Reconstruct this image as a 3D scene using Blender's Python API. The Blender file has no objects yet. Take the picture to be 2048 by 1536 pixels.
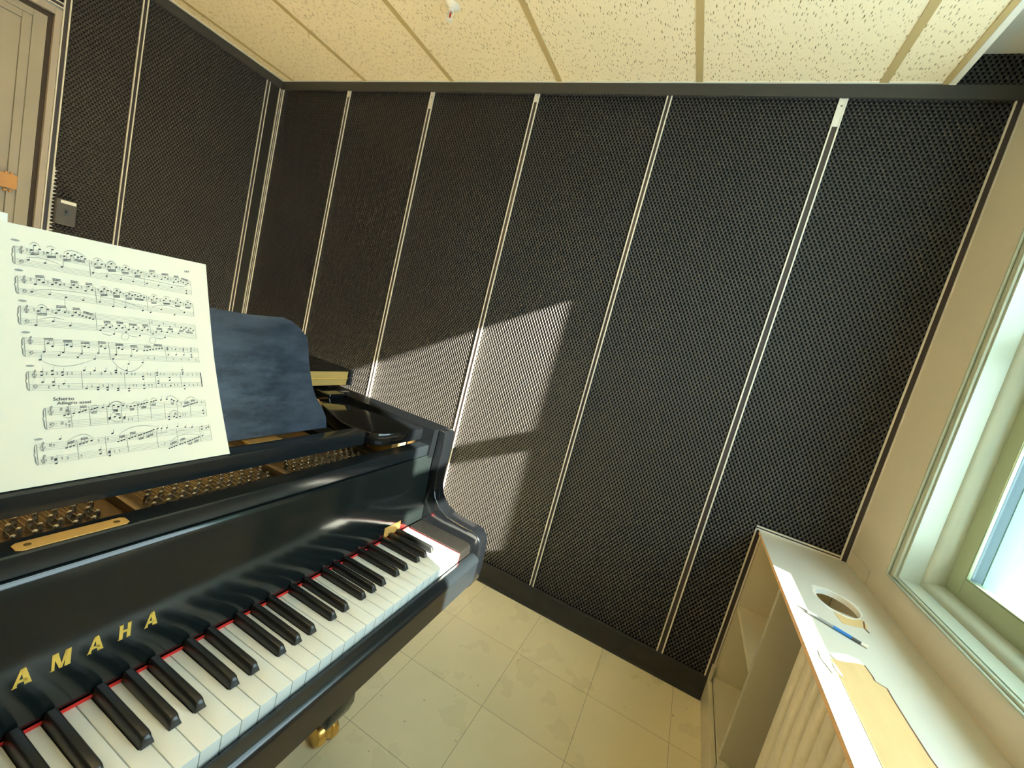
import bpy, bmesh, math, random
from mathutils import Vector, Matrix
random.seed(7)
SC = bpy.context.scene
COL = SC.collection

# ------------------------------------------------------------------ camera
cam_data = bpy.data.cameras.new('camera')
cam_data.sensor_fit = 'HORIZONTAL'; cam_data.sensor_width = 36.0
cam_data.lens = 839.6155 / 2048.0 * 36.0
cam_data.clip_start = 0.01
cam_ob = bpy.data.objects.new('camera', cam_data); COL.objects.link(cam_ob)
_r = Vector((0.8803622774717843, 0.4037809704137649, 0.24884370262546868))
_d = Vector((0.27897895946431833, -0.0165288574408474, -0.9601549547067322))
_f = Vector((-0.38357919727331485, 0.9147063598791564, -0.12719777755818282))
_m = Matrix((( _r.x, -_d.x, -_f.x, 0.18615821), (_r.y, -_d.y, -_f.y, -1.88054816), (_r.z, -_d.z, -_f.z, 1.27229046), (0, 0, 0, 1)))
cam_ob.matrix_world = _m
SC.camera = cam_ob

# ------------------------------------------------------------------ light
SC.view_settings.view_transform = 'Standard'
SC.view_settings.look = 'None'
SC.view_settings.gamma = 1.0
SC.view_settings.use_curve_mapping = False
SC.view_settings.exposure = 1.1
w = bpy.data.worlds.new('sky'); SC.world = w; w.use_nodes = True
bg = w.node_tree.nodes['Background']
bg.inputs[0].default_value = (0.72, 0.90, 1.0, 1); bg.inputs[1].default_value = 4.4

sun = bpy.data.lights.new('sun', 'SUN'); sun.energy = 42.0; sun.angle = 0.012; sun.color = (1.0, 0.87, 0.75)
so = bpy.data.objects.new('sun', sun); COL.objects.link(so)
so.location = (3, -2, 4)
so.rotation_euler = Vector((1.0, -0.335, 0.560)).to_track_quat('Z', 'Y').to_euler()

portal = bpy.data.lights.new('window_portal', 'AREA'); portal.shape = 'RECTANGLE'
portal.size = 1.40; portal.size_y = 1.15
portal.cycles.is_portal = True
po = bpy.data.objects.new('window_portal', portal); COL.objects.link(po)
po.location = (1.03, -0.97, 1.58)
po.rotation_euler = Vector((1, 0, 0)).to_track_quat('Z', 'Y').to_euler()

# ------------------------------------------------------------------ materials
def pbr(name, color, rough=0.5, metal=0.0, spec=0.5, coat=0.0, coat_rough=0.05):
    m = bpy.data.materials.new(name); m.use_nodes = True
    b = m.node_tree.nodes['Principled BSDF']
    b.inputs['Base Color'].default_value = (*color, 1)
    b.inputs['Roughness'].default_value = rough
    b.inputs['Metallic'].default_value = metal
    b.inputs['Specular IOR Level'].default_value = spec
    b.inputs['Coat Weight'].default_value = coat
    b.inputs['Coat Roughness'].default_value = coat_rough
    return m
def N(m, t, **kw):
    n = m.node_tree.nodes.new(t)
    for k, v in kw.items(): setattr(n, k, v)
    return n
def L(m, a, b): m.node_tree.links.new(a, b)
def mth(m, op, a, b=None, c=None):
    n = N(m, 'ShaderNodeMath', operation=op)
    for i, v in enumerate((a, b, c)):
        if v is None: continue
        if isinstance(v, (int, float)): n.inputs[i].default_value = v
        else: L(m, v, n.inputs[i])
    return n.outputs[0]
def coords(m):
    tc = N(m, 'ShaderNodeTexCoord'); s = N(m, 'ShaderNodeSeparateXYZ'); L(m, tc.outputs['Object'], s.inputs[0])
    return tc.outputs['Object'], s.outputs
def noise(m, vec, scale, detail=3.0, rough=0.5):
    n = N(m, 'ShaderNodeTexNoise'); n.inputs['Scale'].default_value = scale
    n.inputs['Detail'].default_value = detail; n.inputs['Roughness'].default_value = rough
    L(m, vec, n.inputs['Vector']); return n.outputs['Fac']
def ramp(m, fac, stops):
    n = N(m, 'ShaderNodeValToRGB'); cr = n.color_ramp
    while len(cr.elements) < len(stops): cr.elements.new(0.5)
    for e, (p, c) in zip(cr.elements, stops):
        e.position = p; e.color = (*c, 1) if len(c) == 3 else c
    L(m, fac, n.inputs[0]); return n.outputs[0]
def mapr(m, fac, a, b, c, d):
    n = N(m, 'ShaderNodeMapRange'); L(m, fac, n.inputs[0])
    for i, v in enumerate((a, b, c, d)): n.inputs[i + 1].default_value = v
    return n.outputs[0]
def mixc(m, fac, a, b):
    n = N(m, 'ShaderNodeMix', data_type='RGBA')
    if isinstance(fac, (int, float)): n.inputs[0].default_value = fac
    else: L(m, fac, n.inputs[0])
    for i, v in ((6, a), (7, b)):
        if isinstance(v, tuple): n.inputs[i].default_value = (*v, 1)
        else: L(m, v, n.inputs[i])
    return n.outputs[2]
def bump(m, h, strength=0.5, dist=0.002):
    n = N(m, 'ShaderNodeBump'); n.inputs['Strength'].default_value = strength; n.inputs['Distance'].default_value = dist
    L(m, h, n.inputs['Height']); L(m, n.outputs[0], m.node_tree.nodes['Principled BSDF'].inputs['Normal'])
def setc(m, c): L(m, c, m.node_tree.nodes['Principled BSDF'].inputs['Base Color'])
def setr(m, r): L(m, r, m.node_tree.nodes['Principled BSDF'].inputs['Roughness'])

# expanded metal mesh, staggered diamonds; axis a = horizontal, z = vertical
def mesh_mat(name, axis, t0=0.02, t1=0.34):
    m = pbr(name, (0.03, 0.03, 0.03), 0.46, 0.0, 1.0)
    m.node_tree.nodes['Principled BSDF'].inputs['IOR'].default_value = 1.5
    o, s = coords(m)
    a = s['X'] if axis == 'x' else s['Y']
    ca = mth(m, 'COSINE', mth(m, 'MULTIPLY', a, 2 * math.pi / 0.0155))
    cz = mth(m, 'COSINE', mth(m, 'MULTIPLY', s['Z'], 2 * math.pi / 0.0240))
    f = mth(m, 'MULTIPLY', ca, cz)
    sz = mth(m, 'SINE', mth(m, 'MULTIPLY', s['Z'], 2 * math.pi / 0.0240))
    hole = mapr(m, f, t0, t1, 0, 1)
    nz = noise(m, o, 1.4, 4)
    strand = mixc(m, nz, (0.021, 0.019, 0.019), (0.038, 0.036, 0.036))
    setc(m, mixc(m, hole, strand, (0.0045, 0.0045, 0.0042)))
    b = m.node_tree.nodes['Principled BSDF']
    L(m, mapr(m, hole, 0, 0.8, 0.75, 0.05), b.inputs['Specular IOR Level'])
    h = mth(m, 'ADD', mth(m, 'MULTIPLY', f, -1.0), mth(m, 'MULTIPLY', mth(m, 'MULTIPLY', ca, sz), 0.55))
    bump(m, h, 1.0, 0.0026)
    return m
M_mesh = mesh_mat('black_expanded_metal', 'x')
M_mesh_y = mesh_mat('black_expanded_metal_side', 'y', 0.25, 0.85)
M_smooth_black = pbr('smooth_black_steel', (0.030, 0.029, 0.025), 0.35, 0, 0.5)
M_band = pbr('black_trim', (0.050, 0.050, 0.046), 0.45, 0, 0.4)
M_backing = pbr('black_backing', (0.01, 0.01, 0.01), 0.9)
M_rubber = pbr('black_rubber_base', (0.022, 0.024, 0.024), 0.5, 0, 0.4)
_o, _s = coords(M_rubber); setr(M_rubber, mapr(M_rubber, noise(M_rubber, _o, 14, 5, 0.7), 0.3, 0.8, 0.35, 0.75))
M_rail = pbr('white_painted_rail', (0.78, 0.75, 0.66), 0.35, 0, 0.5)
M_insert = pbr('dark_rail_insert', (0.045, 0.035, 0.035), 0.35, 0, 0.6)
M_screw = pbr('steel_screw', (0.35, 0.33, 0.30), 0.35, 1.0)

M_wall = pbr('beige_wall_paint', (0.68, 0.64, 0.52), 0.6, 0, 0.3)
_o, _s = coords(M_wall); bump(M_wall, noise(M_wall, _o, 60, 4), 0.12, 0.002)
M_whitewall = pbr('off_white_paint', (0.80, 0.75, 0.64), 0.6, 0, 0.3)
M_trim = pbr('gloss_white_trim', (0.42, 0.47, 0.38), 0.28, 0, 0.5)
_o, _s = coords(M_trim); bump(M_trim, noise(M_trim, _o, 30, 4), 0.10, 0.002)
M_sash = pbr('green_grey_sash_paint', (0.32, 0.39, 0.25), 0.35, 0, 0.5)
M_outside = pbr('pale_cyan_outer_reveal', (0.30, 0.47, 0.47), 0.6)
M_lightgrey = pbr('light_grey_ceiling', (0.66, 0.66, 0.62), 0.8)
M_door = pbr('grey_door_paint', (0.36, 0.34, 0.27), 0.45, 0, 0.4)
_o, _s = coords(M_door); setc(M_door, mixc(M_door, noise(M_door, _o, 5, 4), (0.32, 0.30, 0.24), (0.40, 0.38, 0.31)))
M_frame = pbr('grey_beige_frame_paint', (0.42, 0.38, 0.32), 0.45)
M_darkgap = pbr('door_gap_shade', (0.055, 0.042, 0.033), 0.8)
M_orange_wood = pbr('orange_varnished_wood', (0.55, 0.27, 0.07), 0.35)
_o, _s = coords(M_orange_wood); setc(M_orange_wood, mixc(M_orange_wood, noise(M_orange_wood, _o, 40, 3), (0.50, 0.24, 0.06), (0.62, 0.33, 0.10)))

# vinyl floor tiles
M_floor = pbr('cream_vinyl_tile', (0.6, 0.55, 0.36), 0.32, 0, 0.45)
def _floor():
    m = M_floor; o, s = coords(m)
    fx = mth(m, 'DIVIDE', mth(m, 'ADD', s['X'], 0.4545), 0.3048); fy = mth(m, 'DIVIDE', mth(m, 'ADD', s['Y'], 0.3155), 0.3048)
    def seam(v):
        fr = mth(m, 'FRACT', mth(m, 'ADD', v, 50.0)); d = mth(m, 'MINIMUM', fr, mth(m, 'SUBTRACT', 1.0, fr)); return d
    d = mth(m, 'MINIMUM', seam(fx), seam(fy))
    line = mapr(m, d, 0.0018, 0.0042, 1, 0)
    cb = N(m, 'ShaderNodeCombineXYZ'); L(m, mth(m, 'FLOOR', fx), cb.inputs[0]); L(m, mth(m, 'FLOOR', fy), cb.inputs[1])
    wn = N(m, 'ShaderNodeTexWhiteNoise'); L(m, cb.outputs[0], wn.inputs['Vector'])
    base = mixc(m, wn.outputs['Value'], (0.82, 0.74, 0.48), (0.86, 0.78, 0.52))
    mott = mapr(m, noise(m, o, 9, 5, 0.6), 0.3, 0.9, 0, 0.4)
    base = mixc(m, mott, base, (0.74, 0.66, 0.40))
    spots = mapr(m, noise(m, o, 42, 2, 0.4), 0.735, 0.78, 0, 0.6)
    base = mixc(m, spots, base, (0.22, 0.18, 0.10))
    setc(m, mixc(m, mth(m, 'MULTIPLY', line, 0.62), base, (0.16, 0.13, 0.07)))
    setr(m, mapr(m, noise(m, o, 6, 4), 0.3, 0.8, 0.22, 0.45))
    bump(m, mth(m, 'SUBTRACT', mth(m, 'MULTIPLY', noise(m, o, 7, 2), 0.3), line), 0.15, 0.002)
_floor()

# fissured ceiling tile
M_tile = pbr('fissured_ceiling_tile', (0.86, 0.78, 0.56), 0.9, 0, 0.2)
def _tile():
    m = M_tile; o, s = coords(m)
    mp = N(m, 'ShaderNodeMapping'); mp.inputs['Scale'].default_value = (1.0, 0.24, 1.0); L(m, o, mp.inputs[0])
    wob = N(m, 'ShaderNodeTexNoise'); wob.inputs['Scale'].default_value = 30; L(m, mp.outputs[0], wob.inputs['Vector'])
    ad = N(m, 'ShaderNodeVectorMath', operation='MULTIPLY_ADD'); L(m, wob.outputs['Color'], ad.inputs[0]); ad.inputs[1].default_value = (0.006, 0.006, 0); L(m, mp.outputs[0], ad.inputs[2])
    v = N(m, 'ShaderNodeTexVoronoi'); v.inputs['Scale'].default_value = 135; v.inputs['Randomness'].default_value = 1.0; v.voronoi_dimensions = '2D'
    L(m, ad.outputs[0], v.inputs['Vector'])
    ss = N(m, 'ShaderNodeSeparateXYZ'); L(m, v.outputs['Color'], ss.inputs[0])
    rad = mapr(m, ss.outputs[0], 0.25, 1.0, 0.08, 0.27)
    gap = mth(m, 'SUBTRACT', rad, v.outputs['Distance'])
    hole = mapr(m, gap, 0.0, 0.06, 0, 1)
    depth = mapr(m, ss.outputs[1], 0, 1, 0.45, 1.0)
    hole = mth(m, 'MULTIPLY', hole, depth)
    base = mixc(m, mapr(m, noise(m, o, 3, 3), 0.3, 0.7, 0, 1), (0.92, 0.80, 0.56), (0.93, 0.82, 0.60))
    setc(m, mixc(m, hole, base, (0.24, 0.17, 0.07)))
    bump(m, mth(m, 'MULTIPLY', hole, -1.0), 0.35, 0.002)
_tile()
M_grid = pbr('tan_grid_bar', (0.55, 0.42, 0.20), 0.5)
M_white_metal = pbr('white_enamel', (0.85, 0.84, 0.76), 0.3)

# piano materials
def lacquer(name, color, r0, r1, scale=9):
    m = pbr(name, color, r0, 0, 0.6)
    o, s = coords(m)
    mp = N(m, 'ShaderNodeMapping'); mp.inputs['Scale'].default_value = (1.0, 0.35, 1.0); L(m, o, mp.inputs[0])
    setr(m, mapr(m, noise(m, mp.outputs[0], scale, 6, 0.65), 0.35, 0.75, r0, r1))
    return m
M_black = lacquer('black_piano_lacquer', (0.004, 0.005, 0.006), 0.07, 0.15)
M_satin = lacquer('satin_blue_black_lacquer', (0.009, 0.0125, 0.0150), 0.16, 0.30)
M_fall = lacquer('worn_black_lacquer', (0.008, 0.0115, 0.0115), 0.11, 0.20)
M_desk = pbr('dusty_blue_black_lacquer', (0.030, 0.042, 0.062), 0.42, 0, 0.6)
def _deskm():
    m = M_desk; o, s = coords(m)
    mp = N(m, 'ShaderNodeMapping'); mp.inputs['Scale'].default_value = (1, 0.45, 1.4); L(m, o, mp.inputs[0])
    n = noise(m, mp.outputs[0], 26, 9, 0.78); n2 = noise(m, o, 5, 3)
    base = mixc(m, mapr(m, n, 0.40, 0.62, 0, 1), (0.012, 0.020, 0.034), (0.050, 0.068, 0.098))
    setc(m, mixc(m, mapr(m, n2, 0.4, 0.7, 0, 0.5), base, (0.018, 0.028, 0.048)))
    setr(m, mapr(m, n, 0.3, 0.7, 0.32, 0.5))
_deskm()
M_dusty = pbr('dusty_scratched_lacquer', (0.05, 0.046, 0.036), 0.33, 0, 0.6)
def _dm():
    m = M_dusty; o, s = coords(m)
    n = noise(m, o, 160, 6, 0.8)
    setc(m, mixc(m, mapr(m, n, 0.60, 0.80, 0, 0.7), (0.007, 0.007, 0.006), (0.16, 0.14, 0.10)))
_dm()
M_ivory = pbr('white_key_plastic', (0.74, 0.79, 0.76), 0.25, 0, 0.5)
M_ebony = pbr('black_key_plastic', (0.016, 0.018, 0.018), 0.30, 0, 0.55)
M_felt = pbr('red_felt', (0.75, 0.035, 0.03), 0.9)
M_gold = pbr('gold_lettering', (0.90, 0.62, 0.12), 0.4, 0.35)
M_brass = pbr('brass', (0.80, 0.50, 0.14), 0.30, 0.85)
M_plate = pbr('bronze_painted_iron', (0.3, 0.2, 0.08), 0.42, 0.45)
_o, _s = coords(M_plate); setc(M_plate, mixc(M_plate, noise(M_plate, _o, 12, 4), (0.095, 0.070, 0.036), (0.15, 0.105, 0.045)))
M_pin = pbr('steel_pin', (0.62, 0.60, 0.55), 0.22, 1.0)
M_wire = pbr('string_wire', (0.55, 0.45, 0.30), 0.3, 1.0)
M_spruce = pbr('spruce_board', (0.62, 0.40, 0.16), 0.4)

M_paper = pbr('cream_paper', (0.86, 0.82, 0.67), 0.8, 0, 0.2)
_o, _s = coords(M_paper); bump(M_paper, noise(M_paper, _o, 8, 3), 0.1, 0.003)
M_ink = pbr('black_ink', (0.055, 0.055, 0.060), 0.8)
M_thinink = pbr('thin_ink', (0.26, 0.26, 0.24), 0.8)
M_pencil = pbr('pencil_grey', (0.34, 0.34, 0.31), 0.8)
M_card = pbr('white_card', (0.85, 0.86, 0.80), 0.7)

M_laminate = pbr('grey_white_laminate', (0.64, 0.64, 0.56), 0.30, 0, 0.5)

M_laminate_edge = pbr('torn_laminate_edge', (0.82, 0.82, 0.76), 0.7)
M_core = pbr('particle_board', (0.42, 0.24, 0.10), 0.8)
_o, _s = coords(M_core); setc(M_core, mixc(M_core, noise(M_core, _o, 180, 4), (0.68, 0.42, 0.22), (0.80, 0.56, 0.32)))
M_bare = pbr('bare_wood', (0.72, 0.48, 0.20), 0.6)
def _bw():
    m = M_bare; o, s = coords(m)
    mp = N(m, 'ShaderNodeMapping'); mp.inputs['Scale'].default_value = (1.0, 0.25, 1); L(m, o, mp.inputs[0])
    n = noise(m, mp.outputs[0], 30, 5, 0.6)
    setc(m, mixc(m, n, (0.62, 0.42, 0.17), (0.78, 0.60, 0.32)))
_bw()
M_glue = pbr('dark_glue_line', (0.16, 0.06, 0.03), 0.7)
M_cream = pbr('cream_cabinet_paint', (0.62, 0.58, 0.42), 0.4)
M_divider = pbr('gloss_grey_cabinet_paint', (0.50, 0.49, 0.38), 0.25, 0, 0.5)
M_radiator = pbr('grimy_radiator_paint', (0.60, 0.55, 0.38), 0.5)
_o, _s = coords(M_radiator); setc(M_radiator, mixc(M_radiator, mapr(M_radiator, noise(M_radiator, _o, 30, 6, 0.7), 0.5, 0.9, 0, 0.6), (0.74, 0.69, 0.53), (0.42, 0.36, 0.24)))
M_switch = pbr('brown_grey_switch_plate', (0.11, 0.10, 0.085), 0.4, 0.4)
M_bulb = pbr('red_glass_bulb', (0.45, 0.02, 0.02), 0.1)
M_bluepen = pbr('blue_pen_grip', (0.02, 0.20, 0.62), 0.35)
M_clearpen = pbr('smoky_clear_pen_barrel', (0.32, 0.36, 0.38), 0.2)
M_darkpen = pbr('dark_pen_part', (0.08, 0.09, 0.10), 0.35)
M_glass = bpy.data.materials.new('window_glass'); M_glass.use_nodes = True
def _gl():
    nt = M_glass.node_tree; nt.nodes.clear()
    out = nt.nodes.new('ShaderNodeOutputMaterial'); mix = nt.nodes.new('ShaderNodeMixShader'); mix.inputs[0].default_value = 0.06
    t = nt.nodes.new('ShaderNodeBsdfTransparent'); t.inputs[0].default_value = (0.96, 0.99, 0.97, 1)
    g = nt.nodes.new('ShaderNodeBsdfGlossy'); g.inputs['Roughness'].default_value = 0.02
    nt.links.new(t.outputs[0], mix.inputs[1]); nt.links.new(g.outputs[0], mix.inputs[2]); nt.links.new(mix.outputs[0], out.inputs[0])
_gl()
def emis(name, c, s):
    m = bpy.data.materials.new(name); m.use_nodes = True
    b = m.node_tree.nodes['Principled BSDF']; b.inputs['Base Color'].default_value = (*c, 1)
    b.inputs['Emission Color'].default_value = (*c, 1); b.inputs['Emission Strength'].default_value = s
    return m
M_uplight = emis('warm_fill_emitter', (1.0, 0.80, 0.50), 38.0)  # glow of the added uplight

# ------------------------------------------------------------------ helpers
def B(): return bmesh.new()
def box(bm, x0, x1, y0, y1, z0, z1):
    x0, x1 = sorted((x0, x1)); y0, y1 = sorted((y0, y1)); z0, z1 = sorted((z0, z1))
    v = [bm.verts.new((x, y, z)) for x in (x0, x1) for y in (y0, y1) for z in (z0, z1)]
    for f in ((0, 1, 3, 2), (4, 6, 7, 5), (0, 4, 5, 1), (2, 3, 7, 6), (0, 2, 6, 4), (1, 5, 7, 3)):
        bm.faces.new([v[i] for i in f])
    return bm
def prism(bm, pts, axis, a0, a1):
    """extrude a 2D polygon along axis; pts are the two other coordinates in order"""
    def P(p, a):
        if axis == 'x': return (a, p[0], p[1])
        if axis == 'y': return (p[0], a, p[1])
        return (p[0], p[1], a)
    lo = [bm.verts.new(P(p, a0)) for p in pts]; hi = [bm.verts.new(P(p, a1)) for p in pts]
    n = len(pts)
    bm.faces.new(lo); bm.faces.new(hi[::-1])
    for i in range(n): bm.faces.new((lo[i], hi[i], hi[(i + 1) % n], lo[(i + 1) % n]))
    return bm
def cyl(bm, p0, p1, r0, r1=None, seg=16, cap=True):
    p0, p1 = Vector(p0), Vector(p1); r1 = r0 if r1 is None else r1
    d = (p1 - p0).normalized(); a = d.orthogonal().normalized(); b = d.cross(a)
    ring = lambda p, r: [bm.verts.new(p + (a * math.cos(t) + b * math.sin(t)) * r) for t in [2 * math.pi * i / seg for i in range(seg)]]
    A, C = ring(p0, r0), ring(p1, r1)
    for i in range(seg): bm.faces.new((A[i], A[(i + 1) % seg], C[(i + 1) % seg], C[i]))
    if cap: bm.faces.new(A[::-1]); bm.faces.new(C)
    return bm
def lathe(bm, prof, origin, axis=(0, 0, 1), seg=24):
    o = Vector(origin); d = Vector(axis).normalized(); a = d.orthogonal().normalized(); b = d.cross(a)
    rings = []
    for r, h in prof:
        rings.append([bm.verts.new(o + d * h + (a * math.cos(t) + b * math.sin(t)) * max(r, 1e-5)) for t in [2 * math.pi * i / seg for i in range(seg)]])
    for A, C in zip(rings, rings[1:]):
        for i in range(seg): bm.faces.new((A[i], A[(i + 1) % seg], C[(i + 1) % seg], C[i]))
    bm.faces.new(rings[0][::-1]); bm.faces.new(rings[-1])
    return bm
def tube(bm, pts, r, seg=8):
    pts = [Vector(p) for p in pts]; prev = None; rings = []
    for i, p in enumerate(pts):
        d = (pts[min(i + 1, len(pts) - 1)] - pts[max(i - 1, 0)]).normalized()
        a = d.orthogonal().normalized() if prev is None else (prev - d * prev.dot(d)).normalized()
        prev = a; b = d.cross(a)
        rings.append([bm.verts.new(p + (a * math.cos(t) + b * math.sin(t)) * r) for t in [2 * math.pi * k / seg for k in range(seg)]])
    for A, C in zip(rings, rings[1:]):
        for i in range(seg): bm.faces.new((A[i], A[(i + 1) % seg], C[(i + 1) % seg], C[i]))
    bm.faces.new(rings[0][::-1]); bm.faces.new(rings[-1])
    return bm
def bev(bm, w, seg=2, ang=25):
    bmesh.ops.recalc_face_normals(bm, faces=bm.faces)
    es = [e for e in bm.edges if len(e.link_faces) == 2 and e.calc_face_angle(0) > math.radians(ang)]
    bmesh.ops.bevel(bm, geom=es, offset=w, segments=seg, profile=0.5, affect='EDGES', clamp_overlap=True)
    return bm
def obj(name, bm, mat, parent=None, smooth=0, loc=None):
    bmesh.ops.recalc_face_normals(bm, faces=bm.faces)
    me = bpy.data.meshes.new(name); bm.to_mesh(me); bm.free()
    if mat: me.materials.append(mat)
    if smooth:
        for p in me.polygons: p.use_smooth = True
        me.set_sharp_from_angle(angle=math.radians(smooth))
    o = bpy.data.objects.new(name, me); COL.objects.link(o)
    if parent: o.parent = parent
    if loc: o.location = loc
    return o
def tag(o, label, cat, group=None):
    o['label'] = label; o['category'] = cat
    if group: o['group'] = group
    return o
def struct(o): o['kind'] = 'structure'; return o
def empty(name, loc=(0, 0, 0), rz=0.0):
    o = bpy.data.objects.new(name, None); o.empty_display_size = 0.05; COL.objects.link(o)
    o.location = loc; o.rotation_euler = (0, 0, rz); return o
# ------------------------------------------------------------------ room shell
XL, XR, ZC, ZT, YF = -2.64, 0.857, 2.408, 2.507, -3.7
struct(obj('floor', box(B(), XL - 0.15, 1.0, YF - 0.1, 0.1, -0.06, 0.0), M_floor))
struct(obj('wall_back', box(B(), XL - 0.15, 1.0, 0.010, 0.12, 0, 2.62), M_backing))
b = B()   # left wall with its door opening
box(b, XL - 0.13, XL - 0.010, -0.995, 0.010, 0, 2.62); box(b, XL - 0.13, XL - 0.010, YF, -1.93, 0, 2.62); box(b, XL - 0.13, XL - 0.010, -1.93, -0.995, 2.098, 2.62)
struct(obj('wall_left', b, M_whitewall))
b = B()   # window wall
WY0, WY1, WZ0, WZ1 = -0.340, -1.600, 0.862, 2.330
box(b, XR, XR + 0.12, WY0, 0.010, 0, 2.62); box(b, XR, XR + 0.12, YF, WY1, 0, 2.62)
box(b, XR, XR + 0.12, WY1, WY0, 0, WZ0); box(b, XR, XR + 0.12, WY1, WY0, WZ1, 2.62)
struct(obj('wall_right', b, M_wall))
struct(obj('wall_front', box(B(), XL - 0.13, 1.0, YF - 0.12, YF, 0, 2.62), M_whitewall))
ceil = struct(obj('ceiling', box(B(), XL, 0.648, YF, 0.0, ZC + 0.001, ZC + 0.02), M_tile))
for x in (-2.532, -1.931, -1.337, -0.742, -0.1345, 0.4713):
    obj('grid_bar', box(B(), x - 0.0125, x + 0.0125, YF, -0.018, ZC - 0.0015, ZC + 0.003), M_grid, ceil)
for y in (-1.30, -2.52):
    for i, x in enumerate((-2.532, -1.931, -1.337, -0.742, -0.1345)):
        x2 = (-1.931, -1.337, -0.742, -0.1345, 0.4713)[i]
        obj('grid_bar', box(B(), x + 0.0125, x2 - 0.0125, y - 0.0125, y + 0.0125, ZC - 0.001, ZC + 0.003), M_grid, ceil)
obj('wall_angle', box(B(), XL, 0.66, -0.020, 0.0, ZC - 0.001, ZC + 0.003), M_white_metal, ceil)
obj('wall_angle', box(B(), XL, XL + 0.028, YF, -0.020, ZC - 0.001, ZC + 0.003), M_white_metal, ceil)
obj('ceiling_edge', box(B(), 0.632, 0.648, YF, 0.0, ZC - 0.003, ZC + 0.003), M_grid, ceil)
obj('ceiling_edge', bev(box(B(), 0.648, 0.668, YF, 0.0, ZC - 0.004, 2.55), 0.002), M_white_metal, ceil)
struct(obj('ceiling_over_window_bay', box(B(), 0.60, 1.0, YF, 0.010, ZT, ZT + 0.06), M_lightgrey))

# black wall base and top bands
b = B(); prism(b, [(-0.0005, 0), (-0.020, 0), (-0.015, 0.010), (-0.012, 0.030), (-0.011, 0.094), (-0.008, 0.101), (-0.0005, 0.101)], 'x', XL, 0.567)
struct(obj('baseboard_back', b, M_rubber))
struct(obj('baseboard_left', box(B(), XL + 0.0005, XL + 0.011, -0.975, -0.022, 0, 0.101), M_rubber))
struct(obj('trim_1', box(B(), XL + 0.012, XR - 0.001, -0.012, -0.0005, 2.361, ZC - 0.002), M_band))
struct(obj('trim_2', box(B(), XL + 0.0005, XL + 0.011, -0.985, -0.0005, 2.361, ZC - 0.002), M_band))

# ------------------------------------------------------------------ mesh wall panels
def panel(rects, label, axis='x', mat=None, th=0.009):
    bm = B()
    for a0, a1, z0, z1 in rects:
        if axis == 'x': box(bm, a0, a1, 0.0, th, z0, z1)
        else: box(bm, XL - th, XL, a0, a1, z0, z1)
    bmesh.ops.remove_doubles(bm, verts=bm.verts, dist=1e-5)
    return tag(obj('mesh_wall_panel', bm, mat or (M_mesh if axis == 'x' else M_mesh_y)), label, 'wall panel')
ZB, ZP = 0.101, 2.361
panel([(-2.618, -2.0655, ZB, ZP)], 'narrow-looking black mesh panel on the long wall, right beside the far corner')
panel([(-2.0405, -1.4665, ZB, ZP)], 'black mesh wall panel just right of the corner one, behind the music desk edge')
panel([(-1.4415, -0.8575, ZB, ZP)], 'black mesh wall panel above the piano rim, its lower part catching the sun patch')
panel([(-0.8325, -0.2505, ZB, ZP)], 'black mesh wall panel holding the right tip of the sun patch, beside the piano arm')
panel([(-0.2255, 0.3585, ZB, ZP)], 'greyish black mesh wall panel in the middle above the open floor')
panel([(0.3855, 0.5525, ZB, ZP), (0.5525, 0.830, 0.7735, ZP)], 'blue-tinged black mesh wall panel notched around the window ledge')
panel([(0.670, 0.856, ZC, ZT)], 'short black mesh strip above the band in the raised bay by the window')
panel([(-0.7075, -0.1065, ZB, ZP)], 'black mesh panel on the door wall with a shiny spot near the ceiling', 'y')
panel([(-0.9625, -0.7305, ZB, ZP)], 'narrow black mesh panel next to the door, with the switch box on it', 'y')
p = panel([(-0.0815, -0.021, ZB, ZP)], 'smooth dark filler strip between two white strips at the far corner', 'y', M_smooth_black)
p.name = 'filler_strip'; p['category'] = 'filler strip'
p = panel([(-2.05, -0.9875, 2.128, ZC)], 'black mesh panel over the door head', 'y')

def rail(a, z0, z1, label, axis='x', width=0.025, cap=0.0, horizontal=False, a_end=None):
    root = empty('joint_strip', (0, 0, 0))
    root['label'] = label; root['category'] = 'metal strip'
    h = width / 2; e = 0.0048
    def bx(bm, p0, p1, d0, d1, q0, q1):
        if horizontal:   # runs along a from a to a_end, centred at z0
            if axis == 'x': box(bm, q0, q1, -d1, -d0, p0, p1)
            else: box(bm, XL + d0, XL + d1, q0, q1, p0, p1)
        elif axis == 'x': box(bm, p0, p1, -d1, -d0, q0, q1)
        else: box(bm, XL + d0, XL + d1, p0, p1, q0, q1)
    c = z0 if horizontal else a
    q0, q1 = (a, a_end) if horizontal else (z0, z1)
    bm = B(); bx(bm, c - h, c - h + e, 0.0004, 0.006, q0, q1); bx(bm, c + h - e, c + h, 0.0004, 0.006, q0, q1)
    bx(bm, c - h + e, c + h - e, 0.0004, 0.0014, q0, q1)
    if cap: bx(bm, c - h + e, c + h - e, 0.0014, 0.0045, q1 - cap, q1)
    obj('channel', bm, M_rail, root)
    bm = B(); bx(bm, c - h + e + 0.0006, c + h - e - 0.0006, 0.0014, 0.003, q0, q1 - cap)
    obj('insert', bm, M_insert, root)
    if cap > 0.06:
        bm = B(); zz = q1 - 0.026
        cyl(bm, (c, -0.0045, zz), (c, -0.0065, zz), 0.0036, 0.003, 12)
        obj('screw', bm, M_screw, root, 30)
    return root
rail(-2.053, ZB, ZP, 'thin white strip, first one right of the far corner, ending behind the music desk', cap=0.033)
rail(-1.454, ZB, ZP, 'thin white strip running down behind the piano lid, long cap at its top', cap=0.083)
rail(-0.845, ZB, ZP, 'thin white strip meeting the front corner of the piano rim, lit by sun low down', cap=0.037)
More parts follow.
